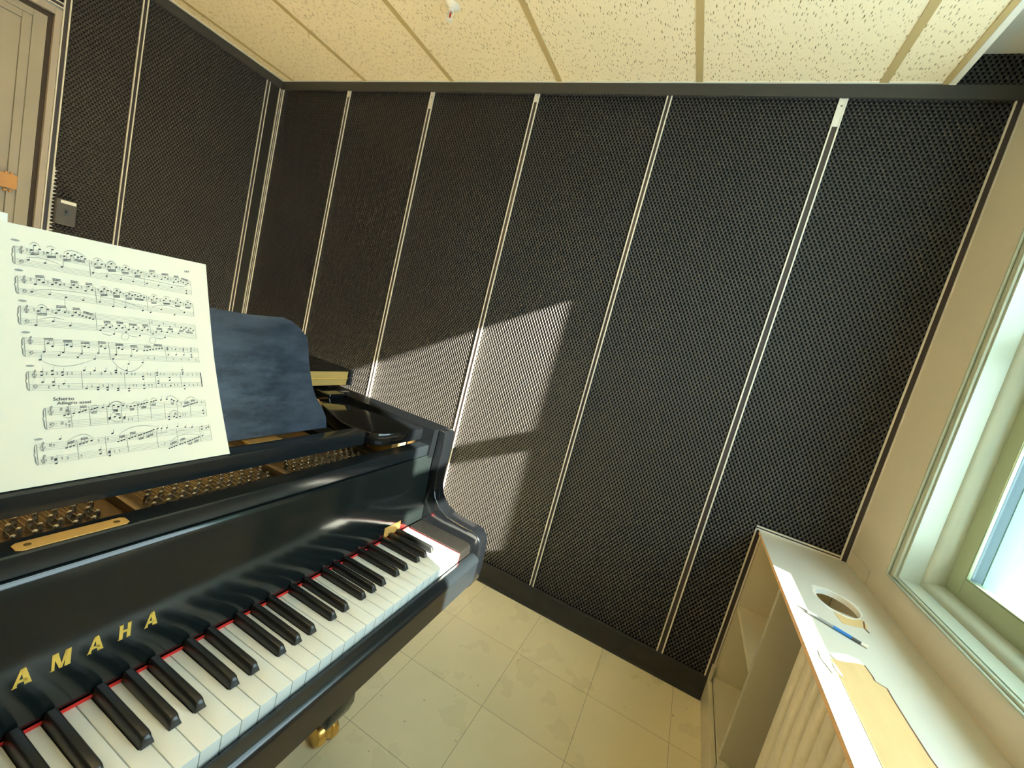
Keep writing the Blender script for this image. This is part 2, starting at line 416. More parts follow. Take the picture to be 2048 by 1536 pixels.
rail(-0.238, ZB, ZP, 'thin white strip without a cap, just right of the sun patch', width=0.022)
rail(0.372, ZB, ZP, 'thickest white strip, long screwed cap at top, left of the blue-tinged panel', width=0.027, cap=0.097)
rail(0.8435, 0.757, ZP, 'white double strip in the corner beside the beige window wall', width=0.026)
rail(0.5655, ZB, 0.7565, 'short white strip running from the window ledge corner down to the black base', width=0.025)
rail(0.5535, 0.7650, 0, 'horizontal white strip lying on the wall just above the window ledge', width=0.0155, horizontal=True, a_end=0.830)
rail(-2.6290, ZB, ZP, 'white strip on the long wall tucked in the far corner', width=0.021)
rail(-0.0100, ZB, ZP, 'white strip on the door wall tucked in the far corner', axis='y', width=0.018)
rail(-0.0940, ZB, ZP, 'greyish white strip on the door wall, just left of the far corner', axis='y', width=0.024)
rail(-0.7190, ZB, ZP, 'white double strip between the two mesh panels on the door wall', axis='y', width=0.022)
rail(-0.9750, ZB, ZP, 'white double strip running beside the grey door frame', axis='y', width=0.024)
rail(-2.04, 2.1160, 0, 'horizontal white double strip over the door head', axis='y', width=0.022, horizontal=True, a_end=-0.9875)

# ------------------------------------------------------------------ door
door = struct(empty('door_1', (0, 0, 0)))
b = B(); box(b, XL - 0.03, XL + 0.004, -1.009, -0.9875, 0, 2.098); box(b, XL - 0.03, XL + 0.004, -1.93, -1.009, 2.070, 2.098); box(b, XL - 0.03, XL + 0.004, -1.93, -1.905, 0, 2.070)
obj('door_frame', bev(b, 0.0015), M_frame, door)
b = B(); box(b, XL - 0.05, XL - 0.012, -1.024, -1.0095, 0, 2.069); box(b, XL - 0.05, XL - 0.012, -1.9045, -1.024, 2.050, 2.069)
obj('gap_shade', b, M_darkgap, door)  # dark strip painted in for the jamb shadow in the gap
b = B()   # leaf with a sunk panel
y0, y1 = -1.895, -1.025
def fr(bm, ya, yb, za, zb, iya, iyb, iza, izb, x0, x1):
    box(bm, x0, x1, ya, iya, za, zb); box(bm, x0, x1, iyb, yb, za, zb); box(bm, x0, x1, iya, iyb, za, iza); box(bm, x0, x1, iya, iyb, izb, zb)
fr(b, y0, y1, 0.01, 2.049, -1.83, -1.066, 0.20, 2.022, XL - 0.045, XL - 0.010)
fr(b, -1.83, -1.066, 0.20, 2.022, -1.80, -1.094, 0.22, 1.996, XL - 0.045, XL - 0.015)
box(b, XL - 0.045, XL - 0.022, -1.80, -1.094, 0.22, 1.996)
obj('door_leaf', bev(b, 0.0015), M_door, door)
b = B(); box(b, XL - 0.022, XL - 0.006, -1.80, -1.0665, 1.313, 1.372)
for z in (1.303, 1.375):
    for y in (-1.085, -1.10, -1.16, -1.175): cyl(b, (XL - 0.012, y, z), (XL - 0.004, y, z), 0.006, 0.005, 10)
obj('wooden_crossbar', bev(b, 0.001), M_orange_wood, door)

# switch box
sw = empty('light_switch', (XL, -0.918, 1.2725)); tag(sw, 'dark grey metal switch box with a white label on the narrow mesh panel', 'light switch')
obj('plate', bev(box(B(), 0.0005, 0.030, -0.035, 0.035, -0.058, 0.058), 0.003), M_switch, sw)
obj('label_strip', box(B(), 0.0302, 0.0307, -0.022, 0.030, 0.039, 0.053), M_card, sw)
b = B(); box(b, 0.0302, 0.032, -0.007, 0.007, -0.016, 0.016); box(b, 0.032, 0.042, -0.0035, 0.0035, -0.002, 0.010)
obj('toggle', bev(b, 0.001), M_darkpen, sw)
b = B()
for k in range(17):
    z = 1.175 + k * 0.0165
    prism(b, [(-0.9615, z), (-0.9615, z + 0.009), (-0.944 - 0.004 * (k % 2) - max(0, (z - 1.32)) * 0.06, z + 0.006)], 'x', XL + 0.0005, XL + 0.003)
box(b, XL + 0.0004, XL + 0.002, -0.9625, -0.9595, 1.17, 1.46)
tag(obj('jagged_metal_edge', b, M_rail), 'pale jagged strip of bent metal teeth beside the switch box', 'metal edging')

# sprinkler
sp = empty('fire_sprinkler', (-1.04, -0.474, ZC)); tag(sp, 'small white ceiling sprinkler with a red glass bulb', 'sprinkler')
b = B(); lathe(b, [(0.030, -0.0005), (0.031, -0.003), (0.024, -0.008), (0.016, -0.012), (0.012, -0.016)], (0, 0, 0))
obj('escutcheon', b, M_white_metal, sp, 40)
b = B(); lathe(b, [(0.010, -0.012), (0.010, -0.024), (0.007, -0.026)], (0, 0, 0), seg=16)
for s in (-1, 1): tube(b, [(0.009 * s, 0, -0.022), (0.013 * s, 0, -0.032), (0.010 * s, 0, -0.044), (0.002 * s, 0, -0.052)], 0.002)
lathe(b, [(0.004, -0.050), (0.014, -0.054), (0.014, -0.056), (0.002, -0.058)], (0, 0, 0), seg=16)
obj('frame_arms', b, M_white_metal, sp, 40)
b = B(); lathe(b, [(0.0015, -0.026), (0.0032, -0.030), (0.0032, -0.044), (0.0015, -0.050)], (0, 0, 0), seg=12)
obj('glass_bulb', b, M_bulb, sp, 40)

# made-up lamp out of view, added to brighten the ceiling
fill_light = empty('added_uplight', (-1.15, -1.85, ZC)); tag(fill_light, 'long added uplight trough with a warm tube, unseen above the piano', 'fill_light')
obj('tube', box(B(), -0.60, 0.60, -0.05, 0.05, -0.375, -0.345), M_uplight, fill_light)
b = B(); box(b, -0.621, 0.621, -0.09, 0.09, -0.40, -0.39); box(b, -0.621, 0.621, -0.094, -0.086, -0.39, -0.325); box(b, -0.621, 0.621, 0.086, 0.094, -0.39, -0.325)
obj('trough', b, M_white_metal, fill_light)
b = B(); 
for x in (-0.63, 0.622): obj('end_cap', box(B(), x, x + 0.008, -0.095, 0.095, -0.405, -0.325), M_white_metal, fill_light)
for x in (-0.626, 0.626): obj('hanger', cyl(B(), (x, 0, -0.3302), (x, 0, -0.0005), 0.003), M_white_metal, fill_light)

# ------------------------------------------------------------------ window
win = struct(empty('window_1', (0, 0, 0)))
CY0, CY1, CZ0, CZ1 = -0.303, -1.637, 0.848, 2.366
def frame_yz(bm, ya, yb, za, zb, w, x0, x1):
    ya, yb = max(ya, yb), min(ya, yb)
    box(bm, x0, x1, ya - w, ya, za, zb); box(bm, x0, x1, yb, yb + w, za, zb)
    box(bm, x0, x1, yb + w, ya - w, za, za + (w if w > 0 else 0)); box(bm, x0, x1, yb + w, ya - w, zb - w, zb)
b = B()
for (x0, x1, o1, o2) in ((XR - 0.012, XR + 0.001, 0, 0.035), (XR - 0.020, XR - 0.012, 0.004, 0.014)):
    ya, yb, za, zb = CY0 - o1, CY1 + o1, CZ0 + o1 * 0.55, CZ1 - o1
    wi = o2 - o1; wz = wi * 0.40 if o1 == 0 else wi * 0.6
    box(b, x0, x1, ya - wi, ya, za, zb); box(b, x0, x1, yb, yb + wi, za, zb)
    box(b, x0, x1, yb + wi, ya - wi, za, za + wz); box(b, x0, x1, yb + wi, ya - wi, zb - wi, zb)
obj('window_casing', bev(b, 0.003, 3), M_trim, win, 40)
b = B()   # jamb lining
t = 0.006
box(b, XR - 0.004, XR + 0.125, WY0 - t, WY0 + 0.001, WZ0 - 0.001, WZ1); box(b, XR - 0.004, XR + 0.125, WY1 - 0.001, WY1 + t, WZ0 - 0.001, WZ1)
box(b, XR - 0.004, XR + 0.125, WY1 + t, WY0 - t, WZ0 - 0.001, WZ0 + t * 0.4); box(b, XR - 0.004, XR + 0.125, WY1 + t, WY0 - t, WZ1 - t, WZ1)
obj('window_jamb', b, M_trim, win)
b = B()   # rounded stop moulding, prisms along each side
def stop(bm, side):
    prof = [(0.900, 0.0), (0.903, 0.008), (0.912, 0.013), (0.925, 0.016), (0.941, 0.018), (0.941, 0.0)]
    if side == 'far': prism(bm, [(x, WY0 - t - d) for x, d in prof], 'z', WZ0 + 0.002, WZ1 - t)
    if side == 'near': prism(bm, [(x, WY1 + t + d) for x, d in prof], 'z', WZ0 + 0.002, WZ1 - t)
    if side == 'low': prism(bm, [(x, WZ0 + 0.0025 + d * 1.3) for x, d in prof], 'y', WY1 + t, WY0 - t)
    if side == 'top': prism(bm, [(x, WZ1 - t - d) for x, d in prof], 'y', WY1 + t, WY0 - t)
for s_ in ('far', 'near', 'low', 'top'): stop(b, s_)
obj('stop_moulding', b, M_trim, win, 50)
M_stileshade = pbr('blue_grey_stile_shade', (0.050, 0.085, 0.110), 0.6)
def sash(z0, z1, x0, x1, wb, wt):
    bm = B(); ya, yb, wv = WY0 - 0.012, WY1 + 0.012, 0.070
    box(bm, x0, x1, ya - wv, ya, z0, z1); box(bm, x0, x1, yb, yb + wv, z0, z1)
    box(bm, x0, x1, yb + wv, ya - wv, z0, z0 + wb); box(bm, x0, x1, yb + wv, ya - wv, z1 - wt, z1)
    bev(bm, 0.0025, 2)
    o = obj('window_sash', bm, M_sash, win, 40)
    bm = B(); g = 0.004
    ya2, yb2, z02, z12 = ya - wv, yb + wv, z0 + wb, z1 - wt
    for (A0, A1, C0, C1) in ((ya2 - g, ya2, z02, z12), (yb2, yb2 + g, z02, z12), (yb2 + g, ya2 - g, z02, z02 + g), (yb2 + g, ya2 - g, z12 - g, z12)):
        box(bm, x0 + 0.0015, x0 + 0.010, A0, A1, C0, C1)
    obj('glazing_bead', bev(bm, 0.002, 2), M_sash, o, 40)
    obj('stile_shade', box(B(), x0 + 0.0102, x1 - 0.0005, ya2 - 0.0009, ya2 - 0.0002, z02 + 0.001, z12 - 0.001), M_stileshade, o)  # dark strip paints shade onto the outer return of the stile
    obj('window_pane', box(B(), x0 + 0.012, x0 + 0.016, yb2 + 0.001, ya2 - 0.001, z02 + 0.001, z12 - 0.001), M_glass, o)
sash(0.8715, 1.600, 0.941, 0.975, 0.0695, 0.078)
sash(1.530, 2.322, 0.978, 1.008, 0.078, 0.060)
b = B()   # outer frame and sill; slanted reveal shaped to cut off the sun
box(b, 0.9775, 1.10, WY0 - 0.004, WY0 + 0.10, 0.80, 2.42); prism(b, [(0.9765, -0.348), (1.009, -0.348), (1.13, -0.36), (1.13, -0.525), (1.114, -0.520), (0.9765, -0.424)], 'z', 0.876, 1.525); prism(b, [(1.010, -0.348), (1.13, -0.36), (1.13, -0.525), (1.114, -0.520), (1.010, -0.446)], 'z', 1.525, 2.34); box(b, 1.009, 1.10, WY1 - 0.10, WY1 + 0.060, 0.80, 2.42)
box(b, 1.0, 1.10, WY1, WY0, 2.34, 2.42); box(b, 0.977, 1.14, WY1, WY0, 0.80, 0.875)
obj('outer_frame', b, M_outside, win)
struct(obj('trim_3', bev(box(B(), XR - 0.004, XR - 0.0004, -0.175, -0.016, 0.7575, 0.808), 0.001), M_wall))

# ------------------------------------------------------------------ window ledge
ZS = 0.757
ledge = empty('window_ledge', (0, 0, 0)); tag(ledge, 'long grey-white ledge under the window with a hole and torn laminate', 'ledge')
HX, HY, HA, HB = 0.711, -0.440, 0.052, 0.070
def holed(bm, x0, x1, y0, y1, z0, z1, scale=1.0, ragged=0.0, n=40):
    # board from y0 (near, lower y) to y1 with an oval hole; ring of quads
    pts = []
    for i in range(n):
        t = 2 * math.pi * i / n; r = scale + ragged * (math.sin(5 * t) * 0.4 + math.sin(11 * t + 1) * 0.35 + random.uniform(-.3, .3))
        pts.append((HX + HA * r * math.cos(t), HY + HB * r * math.sin(t)))
    sx0, sx1, sy0, sy1 = x0, x1, HY - 0.16, HY + 0.16
    out = []
    for i in range(n):
        t = 2 * math.pi * i / n; c, s = math.cos(t), math.sin(t)
        k = min(((sx1 - HX) / c if c > 1e-6 else (sx0 - HX) / c if c < -1e-6 else 1e9), ((sy1 - HY) / s if s > 1e-6 else (sy0 - HY) / s if s < -1e-6 else 1e9))
        out.append((HX + k * c, HY + k * s))
    # snap nearest to the four corners
    for cx, cy in ((sx0, sy0), (sx0, sy1), (sx1, sy0), (sx1, sy1)):
        j = min(range(n), key=lambda i: (out[i][0] - cx) ** 2 + (out[i][1] - cy) ** 2); out[j] = (cx, cy)
    V = lambda P, z: [bm.verts.new((p[0], p[1], z)) for p in P]
    it, ot, ib, ob = V(pts, z1), V(out, z1), V(pts, z0), V(out, z0)
    for i in range(n):
        j = (i + 1) % n
        bm.faces.new((it[i], ot[i], ot[j], it[j])); bm.faces.new((ib[i], ib[j], ob[j], ob[i]))
        bm.faces.new((it[i], it[j], ib[j], ib[i])); bm.faces.new((ot[i], ob[i], ob[j], ot[j]))
    box(bm, x0, x1, sy1, y1, z0, z1); box(bm, x0, x1, y0, sy0, z0, z1)
holed_b = B(); holed(holed_b, 0.567, XR - 0.0005, -3.0, -0.0005, ZS - 0.0142, ZS - 0.0016, 1.0)
obj('board_core', holed_b, M_core, ledge)
b = B(); holed(b, 0.5655, XR - 0.0006, -3.0, -0.0006, ZS - 0.0015, ZS, 1.04, 0.05)
obj('laminate_top', b, M_laminate, ledge)
b = B(); n = 48   # torn laminate lip around the hole and the painted hole wall
for i in range(n):
    pass
ri, ro, rb = [], [], []
for i in range(n):
    t = 2 * math.pi * i / n; k = 1.10 + 0.07 * math.sin(3 * t + .5) + random.uniform(-.03, .05) + (0.10 if 0.3 < t < 2.6 else 0)
    ri.append(b.verts.new((HX + HA * 0.985 * math.cos(t), HY + HB * 0.985 * math.sin(t), ZS + 0.0012)))
    ro.append(b.verts.new((HX + HA * k * math.cos(t), HY + HB * k * math.sin(t), ZS + 0.0004)))
    rb.append(b.verts.new((HX + HA * 0.985 * math.cos(t), HY + HB * 0.985 * math.sin(t), ZS - 0.0142)))
for i in range(n):
    j = (i + 1) % n
    b.faces.new((ri[i], ro[i], ro[j], ri[j])); b.faces.new((ri[i], ri[j], rb[j], rb[i]))
obj('hole_rim', b, M_laminate_edge, ledge, 40)
def patch(name, pts, z, th, mat, parent):
    bm = B(); prism(bm, pts, 'z', z, z + th); return obj(name, bm, mat, parent)
big = [(0.612, -0.778), (0.640, -0.768), (0.662, -0.752), (0.683, -0.742), (0.687, -0.775), (0.686, -0.792), (0.695, -0.797), (0.704, -0.799), (0.703, -0.831), (0.704, -0.90), (0.706, -0.968), (0.710, -1.00), (0.709, -1.10), (0.716, -1.22), (0.712, -1.40), (0.610, -1.40), (0.612, -1.1), (0.612, -0.9)]
patch('bare_wood_patch', big, ZS + 0.0002, 0.0006, M_bare, ledge)
b = B()
edge = big[3:15]
for (a, c) in zip(edge, edge[1:]):
    d = Vector((c[0] - a[0], c[1] - a[1])); nn = Vector((-d.y, d.x)).normalized() * 0.0016
    vs = [b.verts.new((a[0] - nn.x, a[1] - nn.y, ZS + 0.0009)), b.verts.new((a[0] + nn.x, a[1] + nn.y, ZS + 0.0009)), b.verts.new((c[0] + nn.x, c[1] + nn.y, ZS + 0.0009)), b.verts.new((c[0] - nn.x, c[1] - nn.y, ZS + 0.0009))]
    b.faces.new(vs)
obj('glue_line', b, M_glue, ledge)
b = B(); prism(b, [(0.622, -0.775), (0.640, -0.768), (0.662, -0.752), (0.683, -0.742), (0.676, -0.728), (0.655, -0.728), (0.632, -0.742), (0.612, -0.760)], 'z', ZS + 0.0002, ZS + 0.0014)
obj('torn_laminate_edge', b, M_laminate_edge, ledge)
patch('bare_wood_patch', [(0.684, -0.500), (0.700, -0.508), (0.725, -0.513), (0.755, -0.487), (0.757, -0.520), (0.748, -0.545), (0.742, -0.540), (0.722, -0.552), (0.690, -0.566), (0.686, -0.535)], ZS + 0.0002, 0.0006, M_bare, ledge)
b = B()
for a, c in (((0.756, -0.495), (0.745, -0.538)), ((0.745, -0.538), (0.750, -0.556))):
    d = Vector((c[0] - a[0], c[1] - a[1])); nn = Vector((-d.y, d.x)).normalized() * 0.0018
    b.faces.new([b.verts.new((a[0] - nn.x, a[1] - nn.y, ZS + 0.001)), b.verts.new((a[0] + nn.x, a[1] + nn.y, ZS + 0.001)), b.verts.new((c[0] + nn.x, c[1] + nn.y, ZS + 0.001)), b.verts.new((c[0] - nn.x, c[1] - nn.y, ZS + 0.001))])
obj('glue_line', b, M_glue, ledge)
b = B(); prism(b, [(0.590, -0.765), (0.602, -0.790), (0.607, -0.835), (0.600, -0.842), (0.588, -0.800)], 'z', ZS + 0.0006, ZS + 0.0016)
tag(obj('laminate_chip', b, M_laminate), 'small pale flake of laminate lying in the sun strip of the ledge', 'chip')
b = B(); prism(b, [(0.611, -0.795), (0.619, -0.825), (0.617, -0.842), (0.609, -0.815)], 'z', ZS + 0.0008, ZS + 0.0022)
tag(obj('laminate_chip', b, M_laminate_edge), 'thin sliver of laminate right of the pale flake on the ledge', 'chip')

# pen
P0, P1 = Vector((0.578, -0.579, ZS)), Vector((0.716, -0.652, ZS))
pen = empty('pen', P0); tag(pen, 'slim smoky pen with a bright blue band lying across the ledge beside the hole', 'pen')
D = (P1 - P0); Ln = D.length; D.normalize(); R_ = 0.0040
def penpt(t): return (D.x * Ln * t, D.y * Ln * t, R_ + 0.0002)
b = B(); cyl(b, penpt(0.0), penpt(0.10), 0.0006, 0.0020); cyl(b, penpt(0.10), penpt(0.20), 0.0022, 0.0034); obj('tip', b, M_darkpen, pen, 40)
obj('barrel', cyl(B(), penpt(0.20), penpt(0.56), 0.0034, 0.0038), M_clearpen, pen, 40)
obj('blue_grip', cyl(B(), penpt(0.56), penpt(0.80), 0.0040, 0.0040), M_bluepen, pen, 40)
obj('tail', cyl(B(), penpt(0.80), penpt(0.92), 0.0036, 0.0034), M_darkpen, pen, 40)
b = B(); cyl(b, penpt(0.92), penpt(1.0), 0.0034, 0.0040); obj('clear_cap', b, M_white_metal, pen, 40)

# shelf bay and radiator under the ledge
unit = empty('shelf_bay', (0, 0, 0)); tag(unit, 'cream built-in shelf bay under the end of the window ledge', 'shelf')
obj('back_lining', box(B(), XR - 0.006, XR - 0.0005, -3.0, -0.004, 0.0, ZS - 0.0145), M_cream, unit)
obj('side_lining', box(B(), 0.580, XR - 0.007, -0.004, -0.0003, 0.0, ZS - 0.0145), M_cream, unit)
obj('shelf_board', bev(box(B(), 0.583, XR - 0.0065, -0.453, -0.0045, 0.425, 0.440), 0.001), M_cream, unit)
obj('bottom_board', box(B(), 0.586, XR - 0.0065, -0.453, -0.0045, 0.100, 0.115), M_cream, unit)
obj('divider', bev(box(B(), 0.569, XR - 0.0065, -0.470, -0.4535, 0.165, ZS - 0.0145), 0.0015), M_divider, unit)
b = B(); box(b, 0.568, 0.585, -0.470, -0.0005, 0.0, 0.098); box(b, 0.568, 0.5795, -0.022, -0.0005, 0.098, 0.165)
obj('base_rail', bev(b, 0.0015), M_cream, unit)
b = B(); box(b, 0.5685, 0.66, -0.520, -0.4705, 0.0, 0.162)
obj('plinth_block', bev(b, 0.003), M_divider, unit)
rad = empty('radiator', (0, 0, 0)); tag(rad, 'grimy cream cast-iron radiator with rounded columns under the ledge', 'radiator')
proto = None
for k in range(24):
    y = -0.624 - 0.058 * k
    if proto is None:
        bm = B()
        for xa, xb in ((0.612, 0.672), (0.690, 0.750), (0.768, 0.828)):
            prof = [(-0.0240, 0.09)] + [(-0.0240 * math.cos(a), 0.672 + 0.0240 * math.sin(a)) for a in [math.pi * i / 10 for i in range(11)]] + [(0.0240, 0.09)]
            prism(bm, prof, 'x', xa, xb)
        box(bm, 0.67, 0.77, -0.015, 0.015, 0.60, 0.645); box(bm, 0.67, 0.77, -0.015, 0.015, 0.11, 0.155)
        bev(bm, 0.019, 4, 60)
        proto = obj('radiator_section', bm, M_radiator, rad, 50)
        proto.location = (0, y, 0)
    else:
        o = proto.copy(); COL.objects.link(o); o.location = (0, y, 0)
b = B()
for y in (-0.64, -1.94): 
    for x in (0.63, 0.81): cyl(b, (x, y, 0.0), (x, y, 0.10), 0.014, 0.018)
cyl(b, (0.72, -0.60, 0.13), (0.72, -1.98, 0.13), 0.016); cyl(b, (0.72, -0.60, 0.62), (0.72, -1.98, 0.62), 0.016)
obj('feet_and_pipes', b, M_radiator, rad, 40)
HEADS=[(23.2,267.9),(25.9,273.5),(29.8,270.2),(36.3,267.8),(40.4,272.4),(44.1,269.1),(50.6,267.2),(53.7,271.0),(57.0,269.1),(60.2,270.8),(63.3,268.8),(66.7,270.3),(70.0,268.4),(20.7,256.4),(34.0,255.7),(48.5,254.3),(79.8,263.9),(82.9,269.2),(86.6,265.0),(93.7,263.2),(96.9,267.7),(102.1,264.5),(109.2,262.2),(77.3,252.5),(91.1,251.0),(106.5,249.3),(93.6,263.2),(96.9,267.7),(102.0,264.4),(109.1,262.4),(112.7,266.2),(116.2,264.3),(123.8,260.7),(127.3,264.4),(131.0,262.9),(91.1,250.9),(106.5,249.2),(120.7,249.1),(140.5,259.1),(144.0,263.2),(147.7,260.4),(157.1,257.7),(162.3,261.3),(166.1,259.8),(174.1,256.1),(177.6,260.9),(180.9,257.9),(185.0,259.7),(188.5,257.9),(192.3,255.3),(195.6,257.7),(137.5,248.9),(152.4,248.2),(170.5,248.1),(191.9,246.2),(191.5,242.2),(26.2,230.5),(29.1,235.9),(32.6,233.4),(39.9,232.5),(42.9,234.7),(46.5,233.0),(55.8,231.0),(58.6,234.7),(61.9,232.2),(69.7,229.4),(72.4,234.8),(75.8,231.2),(85.2,230.6),(88.3,234.5),(91.8,232.7),(98.6,230.5),(101.5,234.4),(105.3,232.6),(23.5,221.7),(37.6,220.6),(51.6,219.2),(67.1,217.5),(83.2,217.4),(96.8,213.2),(85.2,230.7),(88.3,234.4),(91.7,232.7),(98.4,230.6),(101.5,234.5),(105.2,232.5),(111.9,228.7),(115.3,231.7),(118.7,230.2),(122.2,231.5),(125.4,229.7),(128.8,230.8),(132.7,229.3),(142.0,226.9),(145.1,232.3),(148.8,229.3),(157.9,227.9),(161.2,231.5),(166.7,228.3),(174.1,226.1),(177.3,230.7),(181.4,227.6),(188.9,225.3),(192.2,229.2),(196.3,227.5),(96.8,213.3),(109.8,213.3),(130.0,211.0),(139.5,209.6),(153.5,214.5),(170.9,208.6),(185.3,213.4),(28.6,200.8),(31.3,204.9),(36.0,203.1),(42.7,199.7),(45.4,203.4),(50.5,201.6),(57.0,198.0),(59.8,201.9),(63.3,199.4),(66.2,198.4),(69.5,197.4),(72.8,196.5),(76.0,195.4),(26.5,184.7),(40.4,190.1),(54.9,185.9),(85.9,185.2),(88.9,189.0),(92.6,186.3),(99.1,185.1),(102.3,189.1),(105.7,186.3),(112.5,184.3),(117.7,187.8),(121.2,185.4),(127.8,184.0),(130.8,187.9),(134.4,185.2),(144.6,182.8),(149.1,191.5),(151.5,184.1),(158.8,183.0),(163.4,191.1),(165.7,184.1),(174.1,182.0),(178.8,191.2),(185.3,190.7),(192.2,190.5),(182.3,188.2),(189.0,187.6),(195.9,187.2),(82.9,181.9),(96.4,177.8),(109.4,181.0),(124.7,176.9),(140.6,180.0),(155.3,175.6),(36.0,164.6),(39.7,161.1),(32.9,154.7),(51.7,163.1),(55.5,161.2),(48.5,154.2),(45.0,150.8),(67.3,161.4),(71.0,160.3),(64.4,152.5),(61.1,148.4),(82.9,162.1),(86.8,159.4),(80.1,153.3),(76.5,146.1),(29.8,145.6),(100.8,160.1),(104.4,158.3),(97.5,151.6),(94.5,146.1),(100.8,160.3),(104.3,158.3),(97.6,151.3),(116.7,158.4),(120.3,156.5),(113.6,149.8),(94.4,146.0),(128.7,156.8),(132.2,157.3),(135.7,158.1),(139.4,158.8),(143.2,159.3),(146.9,159.9),(150.3,160.4),(110.4,139.3),(126.0,141.0),(157.3,160.9),(157.3,158.4),(157.9,151.2),(167.9,159.2),(168.1,151.3),(178.4,159.5),(178.4,157.0),(178.4,151.0),(189.3,160.0),(188.9,156.6),(189.0,151.2),(189.1,148.1),(30.8,132.1),(30.9,127.9),(31.7,120.0),(39.2,132.8),(39.4,128.5),(40.1,119.7),(40.3,115.6),(47.5,130.9),(47.7,127.3),(48.6,117.1),(66.5,132.4),(76.0,131.7),(86.1,130.6),(96.6,131.1),(96.9,128.2),(68.3,110.3),(78.9,110.6),(78.8,108.0),(87.8,110.2),(87.9,106.9),(98.3,108.1),(98.2,105.7),(86.0,130.3),(96.8,131.1),(96.6,128.4),(108.0,131.2),(108.0,127.0),(88.0,110.2),(87.8,107.0),(98.2,108.1),(98.4,105.7),(109.5,107.3),(109.6,104.2),(125.4,122.3),(125.7,118.6),(126.0,110.5),(126.2,106.2),(141.9,126.3),(142.1,123.3),(142.9,115.1),(142.9,112.0),(156.9,119.4),(157.0,115.6),(157.5,107.8),(174.0,129.6),(174.6,126.3),(174.4,123.7),(175.1,107.1),(175.3,102.4),(49.0,79.7),(52.0,80.5),(56.6,81.1),(61.4,81.8),(64.1,82.7),(66.7,83.6),(72.4,84.2),(75.1,84.9),(77.5,85.8),(82.6,85.2),(88.1,86.2),(93.2,86.6),(97.9,84.8),(102.6,85.7),(89.0,70.8),(93.9,72.4),(98.8,70.4),(103.5,69.8),(88.0,86.2),(93.1,86.7),(97.8,84.9),(102.5,85.5),(110.4,83.6),(114.7,84.3),(118.5,84.9),(122.1,85.7),(125.0,86.4),(128.0,87.2),(133.1,87.8),(136.0,88.4),(138.7,89.2),(144.3,89.1),(151.4,89.5),(157.3,88.8),(160.0,86.8),(164.4,85.8),(172.0,77.3),(174.6,78.1),(177.3,78.9),(181.5,79.8),(183.9,80.3),(186.6,81.1),(189.9,81.6),(88.9,71.7),(88.8,69.9),(93.9,72.3),(98.8,70.5),(103.5,70.8),(103.4,69.0),(152.5,65.6),(152.6,61.4),(158.6,64.8),(161.5,63.1),(165.9,63.8),(196.7,69.1),(197.1,64.7),(45.0,52.1),(50.2,40.7),(53.3,41.4),(56.3,42.3),(61.5,43.2),(64.5,43.8),(67.4,44.8),(71.5,45.6),(41.4,29.4),(41.4,27.9),(41.8,23.8),(78.8,32.8),(79.3,28.0),(90.8,51.3),(96.4,40.2),(99.4,40.8),(102.3,41.8),(87.5,29.2),(87.5,27.6),(87.7,23.8),(91.0,51.6),(107.4,42.4),(110.3,43.3),(113.5,44.2),(117.4,45.0),(120.1,45.7),(123.1,46.5),(126.0,47.3),(128.4,48.1),(131.0,48.8),(133.6,50.0),(138.1,50.5),(142.6,50.4),(148.9,50.2),(161.7,50.4),(171.4,48.4),(180.0,47.0),(150.2,21.9),(153.0,22.6),(155.8,23.4),(158.6,24.2),(163.1,25.4),(166.0,26.1),(169.2,26.9),(173.1,27.6),(175.9,28.6),(178.9,29.2),(181.8,30.2),(184.7,31.1),(187.6,31.9),(192.6,46.4),(192.5,42.4),(192.5,33.0),(201.5,44.3),(198.4,43.2)]
